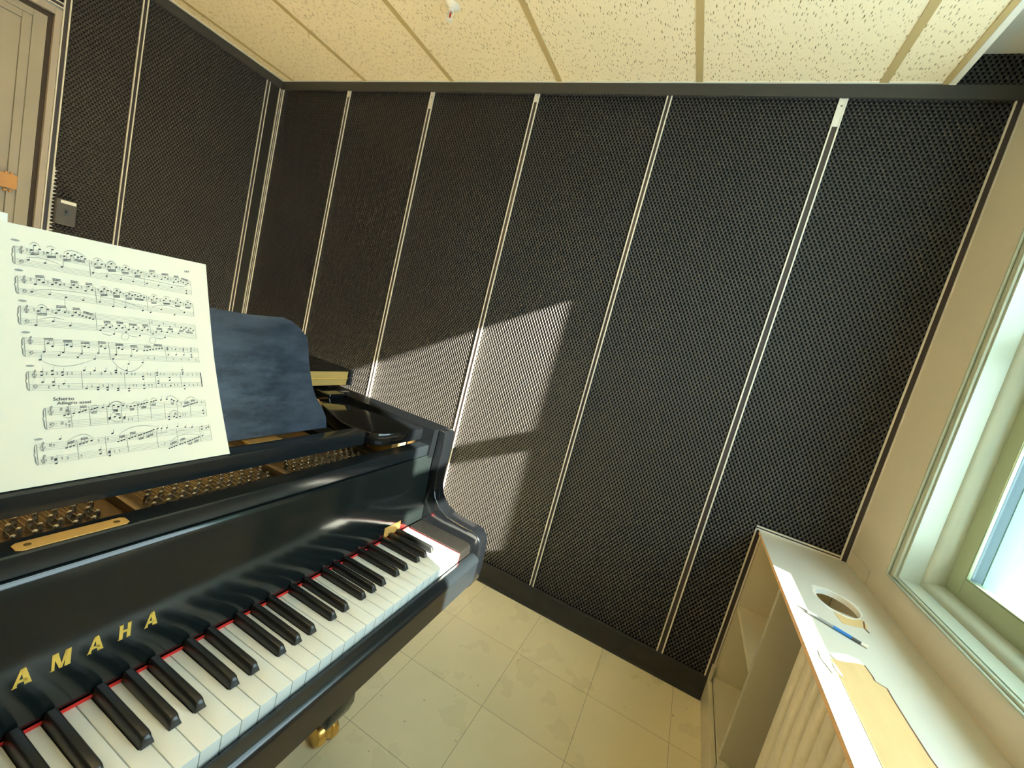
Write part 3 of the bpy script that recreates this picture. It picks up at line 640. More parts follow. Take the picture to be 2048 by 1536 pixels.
BEAMS=[(22.6,263.6,29.3,265.0),(35.8,263.2,43.3,264.5),(49.9,262.6,56.6,263.5),(59.6,264.8,69.4,264.6),(79.3,259.4,86.2,260.6),(93.0,258.8,101.5,259.8),(93.1,258.5,101.5,259.9),(108.6,257.8,115.7,258.7),(122.9,256.5,130.1,257.2),(141.6,267.1,148.7,267.6),(157.9,265.4,166.9,266.2),(174.9,265.0,182.0,265.5),(185.9,263.7,196.3,262.2),(26.4,239.5,33.1,240.0),(40.1,238.3,47.0,238.4),(55.9,238.6,62.2,238.5),(69.7,238.2,76.1,238.1),(84.4,226.5,91.2,227.1),(97.9,226.3,104.5,226.8),(84.4,226.4,91.1,227.0),(97.9,226.1,104.5,226.7),(111.2,225.2,118.0,225.6),(121.4,225.8,131.5,225.3),(141.2,223.2,147.9,223.7),(157.1,223.4,165.8,223.8),(172.9,221.6,180.2,221.9),(187.7,220.8,195.1,221.3),(27.8,197.2,35.4,197.5),(43.1,207.6,51.2,207.7),(57.2,206.6,63.7,206.3),(66.9,203.3,76.3,200.9),(86.4,192.6,93.2,192.4),(99.5,192.8,106.6,192.7),(113.0,191.3,121.8,191.1),(128.4,191.0,135.3,191.0),(145.4,187.5,152.4,187.6),(160.0,187.6,166.8,187.6),(175.2,185.9,181.3,185.5),(184.6,184.5,194.5,184.0),(32.6,169.3,40.0,169.2),(48.6,167.4,56.2,167.3),(64.0,166.1,71.8,165.7),(79.9,166.9,87.5,166.5),(97.4,164.4,105.3,164.2),(97.6,164.6,105.1,164.2),(113.2,162.8,120.9,162.2),(129.0,162.4,136.4,162.3),(140.6,164.6,150.8,164.2),(49.8,85.1,52.6,85.2),(62.2,88.2,67.6,88.4),(71.9,79.9,77.0,80.1),(92.5,80.6,97.1,80.0),(95.1,75.6,99.4,74.4),(92.7,80.4,97.1,79.4),(109.6,79.7,113.8,79.6),(121.6,81.0,127.1,81.1),(132.9,83.7,138.1,83.6),(156.6,82.9,159.5,82.8),(172.9,82.3,178.6,83.0),(181.9,84.8,186.8,85.2),(159.6,69.0,162.0,68.5),(50.9,45.9,56.8,47.3),(62.1,49.1,68.1,49.5),(97.2,45.6,103.1,46.5),(108.1,48.5,114.1,49.3),(117.0,39.8,122.6,41.1),(125.4,41.3,132.9,44.0),(151.3,27.4,159.3,30.0),(163.8,31.3,169.6,32.4),(173.0,23.8,178.3,24.4),(180.6,25.6,186.7,27.2)]
SLURS=[(21.6,273.0,25.7,276.8,30.1,272.8),(35.1,273.4,38.9,276.0,43.1,273.9),(50.0,270.6,57.8,275.3,70.4,270.9),(18.8,258.0,32.3,260.3,47.7,255.9),(77.5,268.7,82.6,272.0,88.1,267.9),(92.3,267.2,96.7,271.2,101.9,267.2),(93.0,267.2,97.4,271.0,101.5,266.4),(108.8,267.0,113.4,269.2,117.4,265.2),(84.5,253.7,136.2,254.5,189.8,249.6),(175.7,253.3,182.3,251.9,191.2,252.9),(24.4,223.7,52.7,226.8,87.5,224.0),(83.6,223.5,107.6,220.9,129.8,214.7),(142.0,216.3,159.3,221.3,183.3,215.2),(84.0,235.3,88.0,237.1,92.7,234.9),(97.5,234.8,101.5,237.0,105.3,234.6),(111.0,231.6,119.3,234.8,134.0,231.9),(141.4,232.9,145.7,234.8,149.8,232.6),(157.5,232.1,162.1,234.4,167.2,231.4),(173.6,230.8,177.5,233.1,182.0,230.3),(188.6,229.1,192.8,232.0,197.5,229.1),(83.8,179.1,88.9,176.5,94.2,176.4),(112.2,177.4,116.5,175.5,122.4,175.0),(141.8,176.4,147.3,173.5,154.8,174.6),(27.7,205.7,31.6,208.2,36.0,204.5),(29.1,191.1,39.4,194.3,49.7,192.3),(30.5,145.4,50.0,137.8,76.3,146.1),(93.6,144.2,110.2,129.5,127.4,140.5),(88.4,87.7,95.6,92.0,103.0,88.0),(110.7,86.3,115.4,89.2,119.6,87.4),(121.9,87.1,127.2,90.5,130.3,88.3),(132.0,90.0,135.4,92.5,139.5,91.3),(150.1,90.4,157.0,93.8,165.4,86.6),(173.1,84.4,181.7,90.3,190.4,84.4),(152.5,68.3,159.0,73.1,165.8,68.8),(90.1,75.7,93.0,78.1,94.3,76.1),(47.9,78.8,52.5,76.0,56.7,79.1),(71.7,86.4,75.5,89.1,79.4,86.7),(89.4,88.0,96.3,91.7,102.3,86.7),(90.1,69.1,95.4,65.3,100.4,66.2),(97.4,48.6,114.8,57.2,138.1,53.0),(152.1,30.7,166.9,37.9,188.8,34.6),(50.7,48.5,63.3,54.6,71.9,49.4)]
BARS=[(73.9,268.3,75.1,247.9),(78.8,235.7,80.4,215.1),(134.4,265.3,134.8,244.5),(135.8,232.2,136.4,211.3),(136.8,198.9,138.4,179.0),(78.3,203.9,79.8,182.1),(90.3,167.0,91.8,145.9),(63.8,131.6,65.0,110.2),(90.3,167.4,91.9,146.1),(154.2,163.1,155.3,142.5),(105.3,128.7,106.0,108.2),(139.7,128.0,140.0,106.4),(171.3,126.4,171.6,104.9),(100.5,88.3,101.2,63.3),(117.3,87.6,117.7,63.4),(131.8,86.2,132.1,63.9),(147.8,84.7,148.3,62.9),(163.4,84.2,163.4,61.5),(180.1,83.7,179.9,61.1),(53.7,88.8,55.4,64.4),(69.8,88.1,71.3,64.4),(86.4,86.4,87.0,64.1),(136.5,45.9,137.7,25.3),(160.1,47.4,160.8,26.3),(189.5,46.5,189.9,24.6),(58.7,48.2,60.4,25.0),(84.0,47.8,85.4,24.5),(104.8,47.2,106.1,24.8)]
STEMS=[(33.3,168.8,33.6,155.4),(49.5,167.1,49.8,154.8),(64.9,165.9,65.1,153.3),(81.0,166.3,80.8,153.8),(98.5,163.9,98.3,152.2),(30.7,151.7,30.7,146.5),(136.4,44.7,148.3,44.1),(161.6,44.0,179.7,43.5),(137.1,50.7,137.2,44.8),(142.4,49.9,142.3,44.5),(148.7,50.0,148.3,44.3)]
RESTS=[(34.7,129.8),(43.3,129.4),(51.7,129.1),(55.6,128.9),(36.3,114.1),(44.3,113.9),(52.7,113.9),(72.0,128.3),(82.5,127.9),(91.6,127.5),(101.8,127.1),(73.0,113.0),(83.7,112.9),(92.4,112.5),(113.2,126.1),(116.8,126.0),(130.3,125.4),(134.1,124.8),(146.4,124.8),(150.3,124.4),(161.5,123.9),(165.6,123.6),(181.1,122.7),(187.3,122.4),(193.8,122.5),(114.4,111.2),(117.7,110.8),(131.5,110.4),(135.0,110.0),(146.8,109.5),(150.8,109.2),(162.6,108.7),(166.5,108.3),(181.7,107.6),(187.5,107.3),(193.6,107.7),(163.0,159.6),(173.3,159.6),(183.9,159.1),(194.7,158.6),(163.5,145.7),(174.1,145.0),(184.6,144.2),(194.8,143.6),(132.6,147.2),(139.9,146.6),(107.4,67.3),(111.1,67.1),(106.4,84.4),(168.7,81.9),(196.1,81.5),(169.7,65.9),(172.7,65.5),(86.4,44.9),(144.9,29.0),(19.7,266.9),(33.0,266.5),(47.4,266.5),(22.6,235.3),(36.2,234.1),(50.0,234.1),(65.7,233.0),(76.2,264.7),(90.3,263.7),(81.8,232.0),(95.0,231.2),(25.0,202.0),(39.6,201.4),(53.6,201.3),(90.3,264.2),(105.7,263.9),(119.9,262.2),(137.1,261.6),(151.9,260.9),(170.3,260.3),(95.0,231.9),(108.4,230.4),(138.3,228.7),(152.8,227.5),(170.3,227.1),(185.1,225.7),(95.2,188.4),(108.8,188.1),(124.1,187.1),(140.1,196.0),(154.8,195.2),(170.2,193.8),(49.9,68.6),(40.0,45.7),(77.8,44.5),(86.4,44.6),(46.3,29.1),(51.0,28.5),(106.3,83.9),(62.3,28.7),(92.2,28.3),(97.0,28.4)]
THICK=(199.3,124.9,199.8,103.7)
SYSTEMS=[(10.6,269.1,10.9,250.0,199.9,262.3,199.7,241.1),(12.7,237.5,13.4,218.1,199.9,227.9,199.6,208.3),(14.8,205.3,15.3,184.7,199.1,196.1,199.2,174.8),(17.5,170.8,18.7,149.5,199.3,161.1,199.4,139.8),(20.8,132.7,21.8,111.1,199.3,124.9,199.8,103.7),(33.5,89.9,34.8,65.2,201.1,84.0,201.6,60.7),(26.7,48.9,28.2,25.0,203.8,46.7,204.9,24.9)]
MARKS=[(10.8,275.5),(13.6,243.8),(16.3,210.9),(18.9,176.3),(22.0,138.9),(28.2,54.7)]
TEXTPOS=[(39.7,97.9),(57.2,97.2),(42.7,92.9),(71.9,92.0),(192.3,273.8),(200.0,274.6)]
CIRCLES=[(108.2,175.1),(139.4,171.0)]# ------------------------------------------------------------------ grand piano (u: towards the player, v: towards the treble)
PX, PY, PYAW = -0.1833, -1.6006, 0.0088
piano = empty('grand_piano', (PX, PY, 0), PYAW)
tag(piano, 'black grand piano with open keyboard standing along the mesh wall', 'piano')
VC = -0.047
def mir(v): return 2 * VC - v
ARM = [(-0.165, 0.980), (-0.149, 0.980), (-0.143, 0.975), (-0.1395, 0.93), (-0.142, 0.87), (-0.140, 0.835), (-0.130, 0.806), (-0.110, 0.785), (-0.082, 0.773), (-0.045, 0.769), (-0.008, 0.768), (0.008, 0.763), (0.018, 0.752), (0.0225, 0.737), (0.026, 0.70), (0.027, 0.66), (0.025, 0.636), (0.017, 0.623), (0.0, 0.620), (-0.165, 0.620)]
def smoothpoly(P, closed_idx):
    return P
for s in (1, -1):
    a, c = (0.62, 0.665) if s > 0 else (mir(0.665), mir(0.62))
    bm = B(); prism(bm, [(u, z) for u, z in ARM], 'y', a, c); bev(bm, 0.004, 3, 50)
    obj('arm', bm, M_black, piano, 30)
# rim
OUT = [(-0.165, 0.665), (-0.50, 0.665), (-0.80, 0.662), (-0.92, 0.64), (-1.03, 0.585), (-1.14, 0.49), (-1.25, 0.38), (-1.38, 0.265), (-1.50, 0.16), (-1.60, 0.05), (-1.68, -0.08), (-1.725, -0.22), (-1.73, -0.36), (-1.70, -0.50), (-1.62, -0.63), (-1.50, -0.71), (-1.35, -0.750), (-1.2, -0.759), (-0.7, -0.759), (-0.165, -0.759)]
def cr(P, n=5):
    out = []
    for i in range(len(P) - 1):
        p0, p1, p2, p3 = P[max(i - 1, 0)], P[i], P[i + 1], P[min(i + 2, len(P) - 1)]
        for k in range(n):
            t = k / n
            out.append(tuple(0.5 * (2 * p1[j] + (p2[j] - p0[j]) * t + (2 * p0[j] - 5 * p1[j] + 4 * p2[j] - p3[j]) * t * t + (3 * p1[j] - p0[j] - 3 * p2[j] + p3[j]) * t ** 3) for j in (0, 1)))
    return out + [P[-1]]
RP = cr(OUT)
def offs(P, d):
    r = []
    for i, p in enumerate(P):
        a, c = P[max(i - 1, 0)], P[min(i + 1, len(P) - 1)]
        t = Vector((c[0] - a[0], c[1] - a[1])).normalized(); n = Vector((-t.y, t.x))
        r.append((p[0] + n.x * d, p[1] + n.y * d))
    return r
RI = offs(RP, 0.065)
bm = B(); rows = []
for (o_, i_) in zip(RP, RI):
    rows.append([bm.verts.new((o_[0], o_[1], 0.62)), bm.verts.new((o_[0], o_[1], 0.978)), bm.verts.new((o_[0] + (i_[0] - o_[0]) * .04, o_[1] + (i_[1] - o_[1]) * .04, 0.980)), bm.verts.new((i_[0], i_[1], 0.980)), bm.verts.new((i_[0], i_[1], 0.62))])
for A, C in zip(rows, rows[1:]):
    for k in range(5): bm.faces.new((A[k], C[k], C[(k + 1) % 5], A[(k + 1) % 5]))
bm.faces.new(rows[0]); bm.faces.new(rows[-1][::-1])
obj('rim', bm, M_black, piano, 30)
# soundboard plate
inner = offs(RP, 0.066)
bm = B(); prism(bm, [(-0.236, 0.598)] + [p for p in inner if p[0] < -0.24] + [(-0.236, mir(0.598))], 'z', 0.868, 0.885)
plate = obj('iron_plate', bm, M_plate, piano)
def strut(v0, u0, v1, u1, w=0.011, z=0.900):
    bm = B(); d = Vector((u1 - u0, v1 - v0)); n = Vector((-d.y, d.x)).normalized() * w
    prism(bm, [(u0 - n.x, v0 - n.y), (u0 + n.x, v0 + n.y), (u1 + n.x, v1 + n.y), (u1 - n.x, v1 - n.y)], 'z', 0.8852, z)
    bev(bm, 0.003); obj('strut', bm, M_plate, plate, 40)
strut(0.048, -0.240, 0.030, -1.35, 0.006); strut(0.283, -0.240, 0.235, -1.18, 0.007); strut(0.520, -0.240, 0.480, -0.92); strut(-0.30, -0.240, -0.44, -1.45)
bm = B(); prism(bm, [(-0.385, 0.598), (-0.365, 0.30), (-0.372, 0.05), (-0.40, -0.35), (-0.42, mir(0.598)), (-0.435, mir(0.598)), (-0.415, -0.35), (-0.387, 0.05), (-0.380, 0.30), (-0.400, 0.598)], 'z', 0.8852, 0.906); bev(bm, 0.004)
obj('plate_ridge', bm, M_plate, plate, 40)
bm = B(); prism(bm, [(-0.2365, 0.540), (-0.2365, 0.5975), (-0.330, 0.5975), (-0.330, 0.560)], 'z', 0.8852, 0.927); bev(bm, 0.003)
obj('plate_corner', bm, pbr('sunlit_gold', (0.80, 0.48, 0.14), 0.5), plate, 40)  # sun on the plate put into a paler gold than the rest
# tuning pins
pins = []
rows_u = (-0.272, -0.286, -0.300, -0.314)
for sec, (va, vb) in enumerate(((-0.66, -0.315), (-0.285, 0.018), (0.066, 0.270), (0.300, 0.505))):
    n = int((vb - va) / 0.0178)
    for i in range(n):
        for r, u in enumerate(rows_u):
            pins.append((u, va + 0.0178 * (i + (0.5 if r % 2 else 0.0) + 0.25 * (r // 2))))
vis = [p for p in pins if p[1] > -0.13]
vis.sort(key=lambda p: p[1]); near = set(vis[:96])
bm = B(); lathe(bm, [(0.0036, 0), (0.0036, 0.011), (0.0030, 0.012), (0.0030, 0.0165), (0.0020, 0.0175)], (0, 0, 0), (0.10, 0, 1), seg=8)
proto = obj('tuning_pin', bm, M_pin, piano, 40); proto.location = (vis[0][0], vis[0][1], 0.8850)
for p in vis[1:96]:
    o = proto.copy(); COL.objects.link(o); o.location = (p[0], p[1], 0.8850)
bm = B()
for p in pins:
    if p not in near: lathe(bm, [(0.0036, 0), (0.0036, 0.011), (0.0030, 0.012), (0.0030, 0.0165), (0.0020, 0.0175)], (p[0], p[1], 0.885), (0.10, 0, 1), seg=6)
o = obj('tuning_pins_rest', bm, M_pin, piano, 40); o.name = 'pin_field'; o['kind'] = 'stuff'
bm = B()
for i, p in enumerate(pins):
    u1 = -1.55 + max(0, (p[1] + 0.1)) * 1.15; du = u1 - p[0]
    v1 = p[1] - 0.10 * (0.65 - p[1])
    cyl(bm, (p[0] - 0.002, p[1] + 0.0036, 0.8930), (u1, v1 + 0.004, 0.908), 0.0005, seg=4, cap=False)
o = obj('strings', bm, M_wire, piano); o['kind'] = 'stuff'

# fallboard
fall = obj('fallboard', bev(prism(B(), [(-0.1535, 0.7385), (-0.1560, 0.780), (-0.1650, 0.905), (-0.1675, 0.9115), (-0.1960, 0.9118), (-0.1960, 0.7385)], 'y', mir(0.6195), 0.6195), 0.0015, 2, 30), M_fall, piano, 30)
obj('stretcher', bev(prism(B(), [(-0.1700, 0.913), (-0.1700, 0.9365), (-0.1718, 0.9382), (-0.2000, 0.9382), (-0.2020, 0.9365), (-0.2020, 0.84), (-0.1966, 0.84), (-0.1966, 0.913)], 'y', mir(0.5995), 0.5995), 0.0008, 2, 50), M_satin, piano, 30)
PV0, PV1 = -0.100, -0.008
bp_ = obj('brass_plate', None or bev(prism(B(), [(-0.1735, PV0+.004), (-0.1770, PV0), (-0.1870, PV0), (-0.1905, PV0+.004), (-0.1905, PV1-.004), (-0.1870, PV1), (-0.1770, PV1), (-0.1735, PV1-.004)], 'z', 0.9383, 0.9395), 0.0004, 1, 60), pbr('matt_brass', (0.58, 0.36, 0.11), 0.5, 0.2), piano)
for v in (PV0 + 0.010, PV1 - 0.010):
    obj('screw', lathe(B(), [(0.0030, 0.9396), (0.0026, 0.9401), (0.0008, 0.9399)], (-0.182, v, 0), seg=14), pbr('dark_brass_screw', (0.22, 0.15, 0.05), 0.4, 0.7), bp_, 30)
# lettering on the fallboard: strokes in (v, height)
H_ = 0.0195
def fallpt(v, h, off):
    z = 0.792 + h; u = -0.1560 - (z - 0.780) * 0.072 + off
    return (u, v, z)
def glyph(bm, polys, v0, w):
    for P in polys:
        lo = [bm.verts.new(fallpt(v0 + x * w, y * H_, 0.00008)) for x, y in P]
        hi = [bm.verts.new(fallpt(v0 + x * w, y * H_, 0.0005)) for x, y in P]
        bm.faces.new(lo); bm.faces.new(hi[::-1])
        for i in range(len(P)): bm.faces.new((lo[i], hi[i], hi[(i + 1) % len(P)], lo[(i + 1) % len(P)]))
GA = [[(0, 0), (.20, 0), (.58, 1), (.40, 1)], [(.40, 1), (.68, 1), (1.05, 0), (.66, 0)], [(.16, .22), (.80, .22), (.76, .38), (.22, .38)], [(-.02, 0), (.26, 0), (.26, .05), (-.02, .05)], [(.64, 0), (1.05, 0), (1.05, .05), (.64, .05)]]
GM = [[(0, 0), (.16, 0), (.16, 1), (0, 1)], [(0, 1), (.32, 1), (.60, 0), (.42, 0)], [(.70, 1), (.84, 1), (.58, 0), (.46, 0)], [(.70, 0), (1.02, 0), (1.02, 1), (.70, 1)], [(-.05, 0), (.17, 0), (.17, .05), (-.05, .05)]]
GH = [[(0, 0), (.34, 0), (.34, 1), (0, 1)], [(.70, 0), (1.04, 0), (1.04, 1), (.70, 1)], [(.2, .42), (.8, .42), (.8, .58), (.2, .58)], [(-.06, 0), (.32, 0), (.32, .05), (-.06, .05)], [(.68, 0), (1.06, 0), (1.06, .05), (.68, .05)], [(-.06, .95), (.32, .95), (.32, 1), (-.06, 1)], [(.68, .95), (1.06, .95), (1.06, 1), (.68, 1)]]
GY = [[(0, 1), (.28, 1), (.62, .46), (.40, .46)], [(.86, 1), (1, 1), (.60, .46), (.50, .5)], [(.38, 0), (.64, 0), (.64, .5), (.38, .5)]]
for g, v0, w_ in ((GY, -0.1255, 0.0135), (GA, -0.0985, 0.0135), (GM, -0.0700, 0.0150), (GA, -0.0405, 0.0135), (GH, -0.0120, 0.0110), (GA, 0.0140, 0.0132)):
    bm = B(); glyph(bm, g, v0, w_); obj('gold_letter', bm, M_gold, fall)
bm = B()
Q = [fallpt(v, z - 0.792, 0.0) for v, z in ((0.472, 0.7400), (0.529, 0.7400), (0.529, 0.7640), (0.472, 0.7640))]
lo = [bm.verts.new((-0.1536 - max(0, (z - 0.7385)) * 0.06 + 0.0001, v, z)) for _, v, z in Q]; hi = [bm.verts.new((-0.1536 - max(0, (z - 0.7385)) * 0.06 + 0.0005, v, z)) for _, v, z in Q]
bm.faces.new(lo); bm.faces.new(hi[::-1])
for i in range(4): bm.faces.new((lo[i], hi[i], hi[(i + 1) % 4], lo[(i + 1) % 4]))
stk = obj('gold_sticker', bm, pbr('orange_gold_foil', (0.80, 0.45, 0.12), 0.4, 0.3), fall)
bm = B()
for z, va, vb in ((0.7560, 0.482, 0.512), (0.7520, 0.482, 0.522), (0.7480, 0.482, 0.505)): box(bm, -0.1548, -0.1541, va, vb, z, z + 0.0012)
obj('printed_lines', bm, M_core, stk)

# keys
BLK = {1: -0.0022, 3: 0.0022, 6: -0.0035, 8: 0.0, 10: 0.0035}
KW = 0.0235; KU = 0.1515
# white key index i spans v from (i)*KW to (i+1)*KW ; i = 23 is the top C, pattern C..B
def note(i): return (i - 23) % 7      # 0=C 1=D 2=E 3=F 4=G 5=A 6=B
hasb = {0: -0.0022, 1: 0.0022, 3: -0.0035, 4: 0.0, 5: 0.0035}   # black above white n
blacks = {}
for i in range(-29 + 1, 24):
    if i < 23 and note(i) in hasb: blacks[i] = (i + 1) * KW + hasb[note(i)]
first = {}
for i in range(-28, 24):
    n = note(i); lc = blacks.get(i - 1) if i > -28 else None; rc = blacks.get(i)
    v0, v1 = i * KW + 0.0004, (i + 1) * KW - 0.0004
    l = (lc + 0.0072 - i * KW) if lc else 0.0004; r = (rc - 0.0072 - i * KW) if rc else KW - 0.0004
    key = (round(l, 5), round(r, 5))
    if key not in first:
        bm = B()
        P = [(0, 0.0004), (0, KW - 0.0004), (-0.0505, KW - 0.0004), (-0.0505, r), (-KU, r), (-KU, l), (-0.0505, l), (-0.0505, 0.0004)]
        Q = []
        for p in P:
            if not Q or (abs(p[0] - Q[-1][0]) + abs(p[1] - Q[-1][1])) > 1e-6: Q.append(p)
        if len(Q) > 1 and abs(Q[0][0] - Q[-1][0]) + abs(Q[0][1] - Q[-1][1]) < 1e-6: Q.pop()
        prism(bm, Q, 'z', 0.7085, 0.7340); bev(bm, 0.0009, 2, 50)
        o = obj('white_key', bm, M_ivory, piano, 35); first[key] = o
    else:
        o = first[key].copy(); COL.objects.link(o)
    o.location = (0, i * KW, 0)
bproto = None
for i, c in sorted(blacks.items()):
    if bproto is None:
        bm = B(); rows = []
        for (u, hw, z) in ((-0.0475, 0.0062, 0.7342), (-0.0480, 0.0060, 0.7375), (-0.0520, 0.0050, 0.7440), (-0.0570, 0.0047, 0.7463), (-KU, 0.0047, 0.7470)):
            rows.append((u, hw, z))
        # cross sections: base corners and top corners
        base = [(-0.0470, 0.0066), (-0.0520, 0.0067), (-0.0570, 0.0067), (-KU, 0.0067)]
        top = [(-0.0505, 0.0040, 0.7442), (-0.0530, 0.0046, 0.7458), (-0.0580, 0.0048, 0.7466), (-KU, 0.0048, 0.7470)]
        R = []
        for (ub, wb), (ut, wt, zt) in zip(base, top):
            R.append([bm.verts.new((ub, -wb, 0.7342)), bm.verts.new((ut, -wt, zt - 0.0014)), bm.verts.new((ut, -wt + 0.0014, zt)), bm.verts.new((ut, wt - 0.0014, zt)), bm.verts.new((ut, wt, zt - 0.0014)), bm.verts.new((ub, wb, 0.7342))])
        for A, C in zip(R, R[1:]):
            for k in range(6): bm.faces.new((A[k], A[(k + 1) % 6], C[(k + 1) % 6], C[k]))
        bm.faces.new(R[0]); bm.faces.new(R[-1][::-1])
        box(bm, -0.0520, -KU, -0.0064, 0.0064, 0.7085, 0.7340)
        bev(bm, 0.0005, 2, 40)
        bproto = obj('black_key', bm, M_ebony, piano, 45); o = bproto
    else:
        o = bproto.copy(); COL.objects.link(o)
    o.location = (0, c, 0)
obj('felt_strip', box(B(), -0.1530, -0.1502, -28 * KW, 24 * KW, 0.7342, 0.7366), M_felt, piano)
for s in (1, -1):
    a, c = (24 * KW + 0.0035, 0.6195) if s > 0 else (mir(0.6195), -28 * KW - 0.0035)
    bm = B(); prism(bm, [(-0.153, 0.655), (-0.153, 0.7375), (-0.010, 0.7375), (-0.002, 0.7345), (0.001, 0.727), (0.001, 0.718), (0.003, 0.7155), (0.003, 0.655)], 'y', a, c); bev(bm, 0.0018, 2, 60)
    obj('cheek_block', bm, M_dusty, piano, 40)
    a, c = (24 * KW + 0.0005, 24 * KW + 0.003) if s > 0 else (-28 * KW - 0.003, -28 * KW - 0.0005)
    obj('felt_strip', box(B(), -0.152, 0.0, a, c, 0.70, 0.7325), M_felt, piano)
bm = B(); prism(bm, [(0.0035, 0.66), (0.0035, 0.7135), (0.006, 0.7160)] + [(0.010 + 0.0200 * math.sin(a), 0.7020 + 0.0145 * math.cos(a)) for a in [math.pi / 2 * k / 10 for k in range(11)]] + [(0.0288, 0.7012), (0.0288, 0.6470), (0.027, 0.6445), (0.0035, 0.6445)], 'y', mir(0.6195), 0.6195)
obj('key_slip', bm, M_satin, piano, 25)
obj('key_bed', box(B(), 0.0030, -0.60, mir(0.6195), 0.6195, 0.605, 0.654), M_black, piano)
# music desk group
for s in (1, -1):
    P = [(-0.196, 0.5985), (-0.1965, 0.53), (-0.199, 0.50), (-0.206, 0.465), (-0.218, 0.443), (-0.240, 0.430), (-0.300, 0.430), (-0.360, 0.452), (-0.420, 0.482), (-0.465, 0.510), (-0.465, 0.5985)]
    if s < 0: P = [(u, mir(v)) for u, v in P][::-1]
    bm = B(); prism(bm, P, 'z', 0.9465, 0.9745); bev(bm, 0.002, 2, 50); obj('desk_slide_board', bm, M_black, piano, 30)
obj('desk_shelf', bev(prism(B(), [(-0.2045, 0.9605), (-0.2045, 0.9845), (-0.2065, 0.9870), (-0.2370, 0.9870), (-0.2370, 0.9605)], 'y', mir(0.4005), 0.4005), 0.001, 2, 40), M_satin, piano, 30)
for v in (0.20, -0.05, -0.30):
    obj('hinge', bev(box(B(), -0.2372, -0.2560, v - 0.03, v + 0.03, 0.9840, 0.9868), 0.0005), M_brass, piano)
for v in (0.36, mir(0.36)):
    obj('slide_bar', box(B(), -0.2372, -0.46, v - 0.02, v + 0.02, 0.9610, 0.9720), M_black, piano)
bm = B()
RO = [(0.342, 0.0), (0.340, 0.023), (0.330, 0.044), (0.3165, 0.065), (0.310, 0.085), (0.3055, 0.113), (0.303, 0.136), (0.3025, 0.161), (0.3005, 0.177), (0.2865, 0.193), (0.268, 0.205), (0.250, 0.2095), (0.213, 0.2075), (0.182, 0.2065), (0.121, 0.209), (0.05, 0.220), (-0.047, 0.226)]
OD = RO + [(mir(v), s) for v, s in RO[-2::-1]]
def deskpt(v, s, d):
    z = 0.9885 + s * 0.958; return (-0.2535 - s * 0.2874 - d * 0.958, v, z - d * 0.287)
fr_ = [bm.verts.new(deskpt(v, s, 0)) for v, s in OD]; bk_ = [bm.verts.new(deskpt(v, s, 0.013)) for v, s in OD]
bm.faces.new(fr_); bm.faces.new(bk_[::-1])
for i in range(len(OD)): bm.faces.new((fr_[i], bk_[i], bk_[(i + 1) % len(OD)], fr_[(i + 1) % len(OD)]))
bev(bm, 0.0015, 2, 60)
obj('music_desk', bm, M_desk, piano, 30)
obj('desk_prop', box(B(), -0.46, -0.445, mir(0.10), 0.10, 0.961, 0.972), M_black, piano)
# lid with its folded front flap
LP = [p for p in offs(RP, -0.012)]
back = [p for p in LP if p[0] < -0.53]
bm = B(); prism(bm, [(-0.525, 0.677)] + back + [(-0.525, -0.771)], 'z', 0.990, 1.0115); bev(bm, 0.002, 2, 60)
obj('lid', bm, M_black, piano, 30)
bm = B(); prism(bm, [(-0.527, 0.677), (-0.905, 0.677), (-0.905, -0.771), (-0.527, -0.771)], 'z', 1.0128, 1.0345); bev(bm, 0.002, 2, 60)
obj('lid_flap', bm, M_black, piano, 30)
bm = cyl(B(), (-0.5235, -0.74, 1.0121), (-0.5235, 0.652, 1.0121), 0.0020, seg=8); box(bm, -0.5248, -0.5238, -0.74, 0.652, 0.9925, 1.0100); box(bm, -0.5268, -0.5238, -0.74, 0.652, 1.0145, 1.0320)
obj('lid_hinge', bm, pbr('polished_brass', (0.95, 0.66, 0.22), 0.28, 0.6), piano, 40)
for v in (0.632, mir(0.632)):
    for u in (-0.57, -0.76): obj('lid_bumper', cyl(B(), (u, v, 0.9800), (u, v, 0.9899), 0.009), M_rubber, piano, 40)
bm = B(); box(bm, -0.468, -0.53, 0.545, 0.598, 0.90, 0.984); bev(bm, 0.003)
blk = obj('corner_block', bm, M_black, piano)
obj('ring', lathe(B(), [(0.006, 0), (0.006, 0.002), (0.004, 0.002), (0.004, 0.0005)], (-0.4678, 0.568, 0.965), (1, 0, 0), seg=18), M_pin, blk, 40)
bm = B(); box(bm, -0.4690, -0.515, 0.50, 0.542, 0.925, 0.962)
obj('felt_stop', bev(bm, 0.002), M_spruce, piano)
# legs and casters
bm = B()
for h in ((0.052, 0.605), (0.052, 0.56), (0.047, 0.53), (0.036, 0.20), (0.040, 0.16), (0.046, 0.150), (0.046, 0.095), (0.036, 0.085)): pass
prof = [(0.062, 0.605), (0.062, 0.545), (0.055, 0.53), (0.040, 0.20), (0.047, 0.165), (0.049, 0.120), (0.042, 0.090)]
rings = [[bm.verts.new((sx * r, sy * r, z)) for sx, sy in ((1, 1), (-1, 1), (-1, -1), (1, -1))] for r, z in prof]
for A, C in zip(rings, rings[1:]):
    for k in range(4): bm.faces.new((A[k], A[(k + 1) % 4], C[(k + 1) % 4], C[k]))
bm.faces.new(rings[0]); bm.faces.new(rings[-1]); bev(bm, 0.006, 2, 40)
leg0 = obj('leg', bm, M_black, piano, 40)
bm = B(); prof = []
lathe(bm, [(0.020, -0.034), (0.030, -0.030), (0.033, -0.022), (0.033, -0.012), (0.028, -0.008), (0.026, -0.003), (0.026, 0.003), (0.028, 0.008), (0.033, 0.012), (0.033, 0.022), (0.030, 0.030), (0.020, 0.034)], (0, 0, 0.0332), (0.25, 1, 0), seg=28)
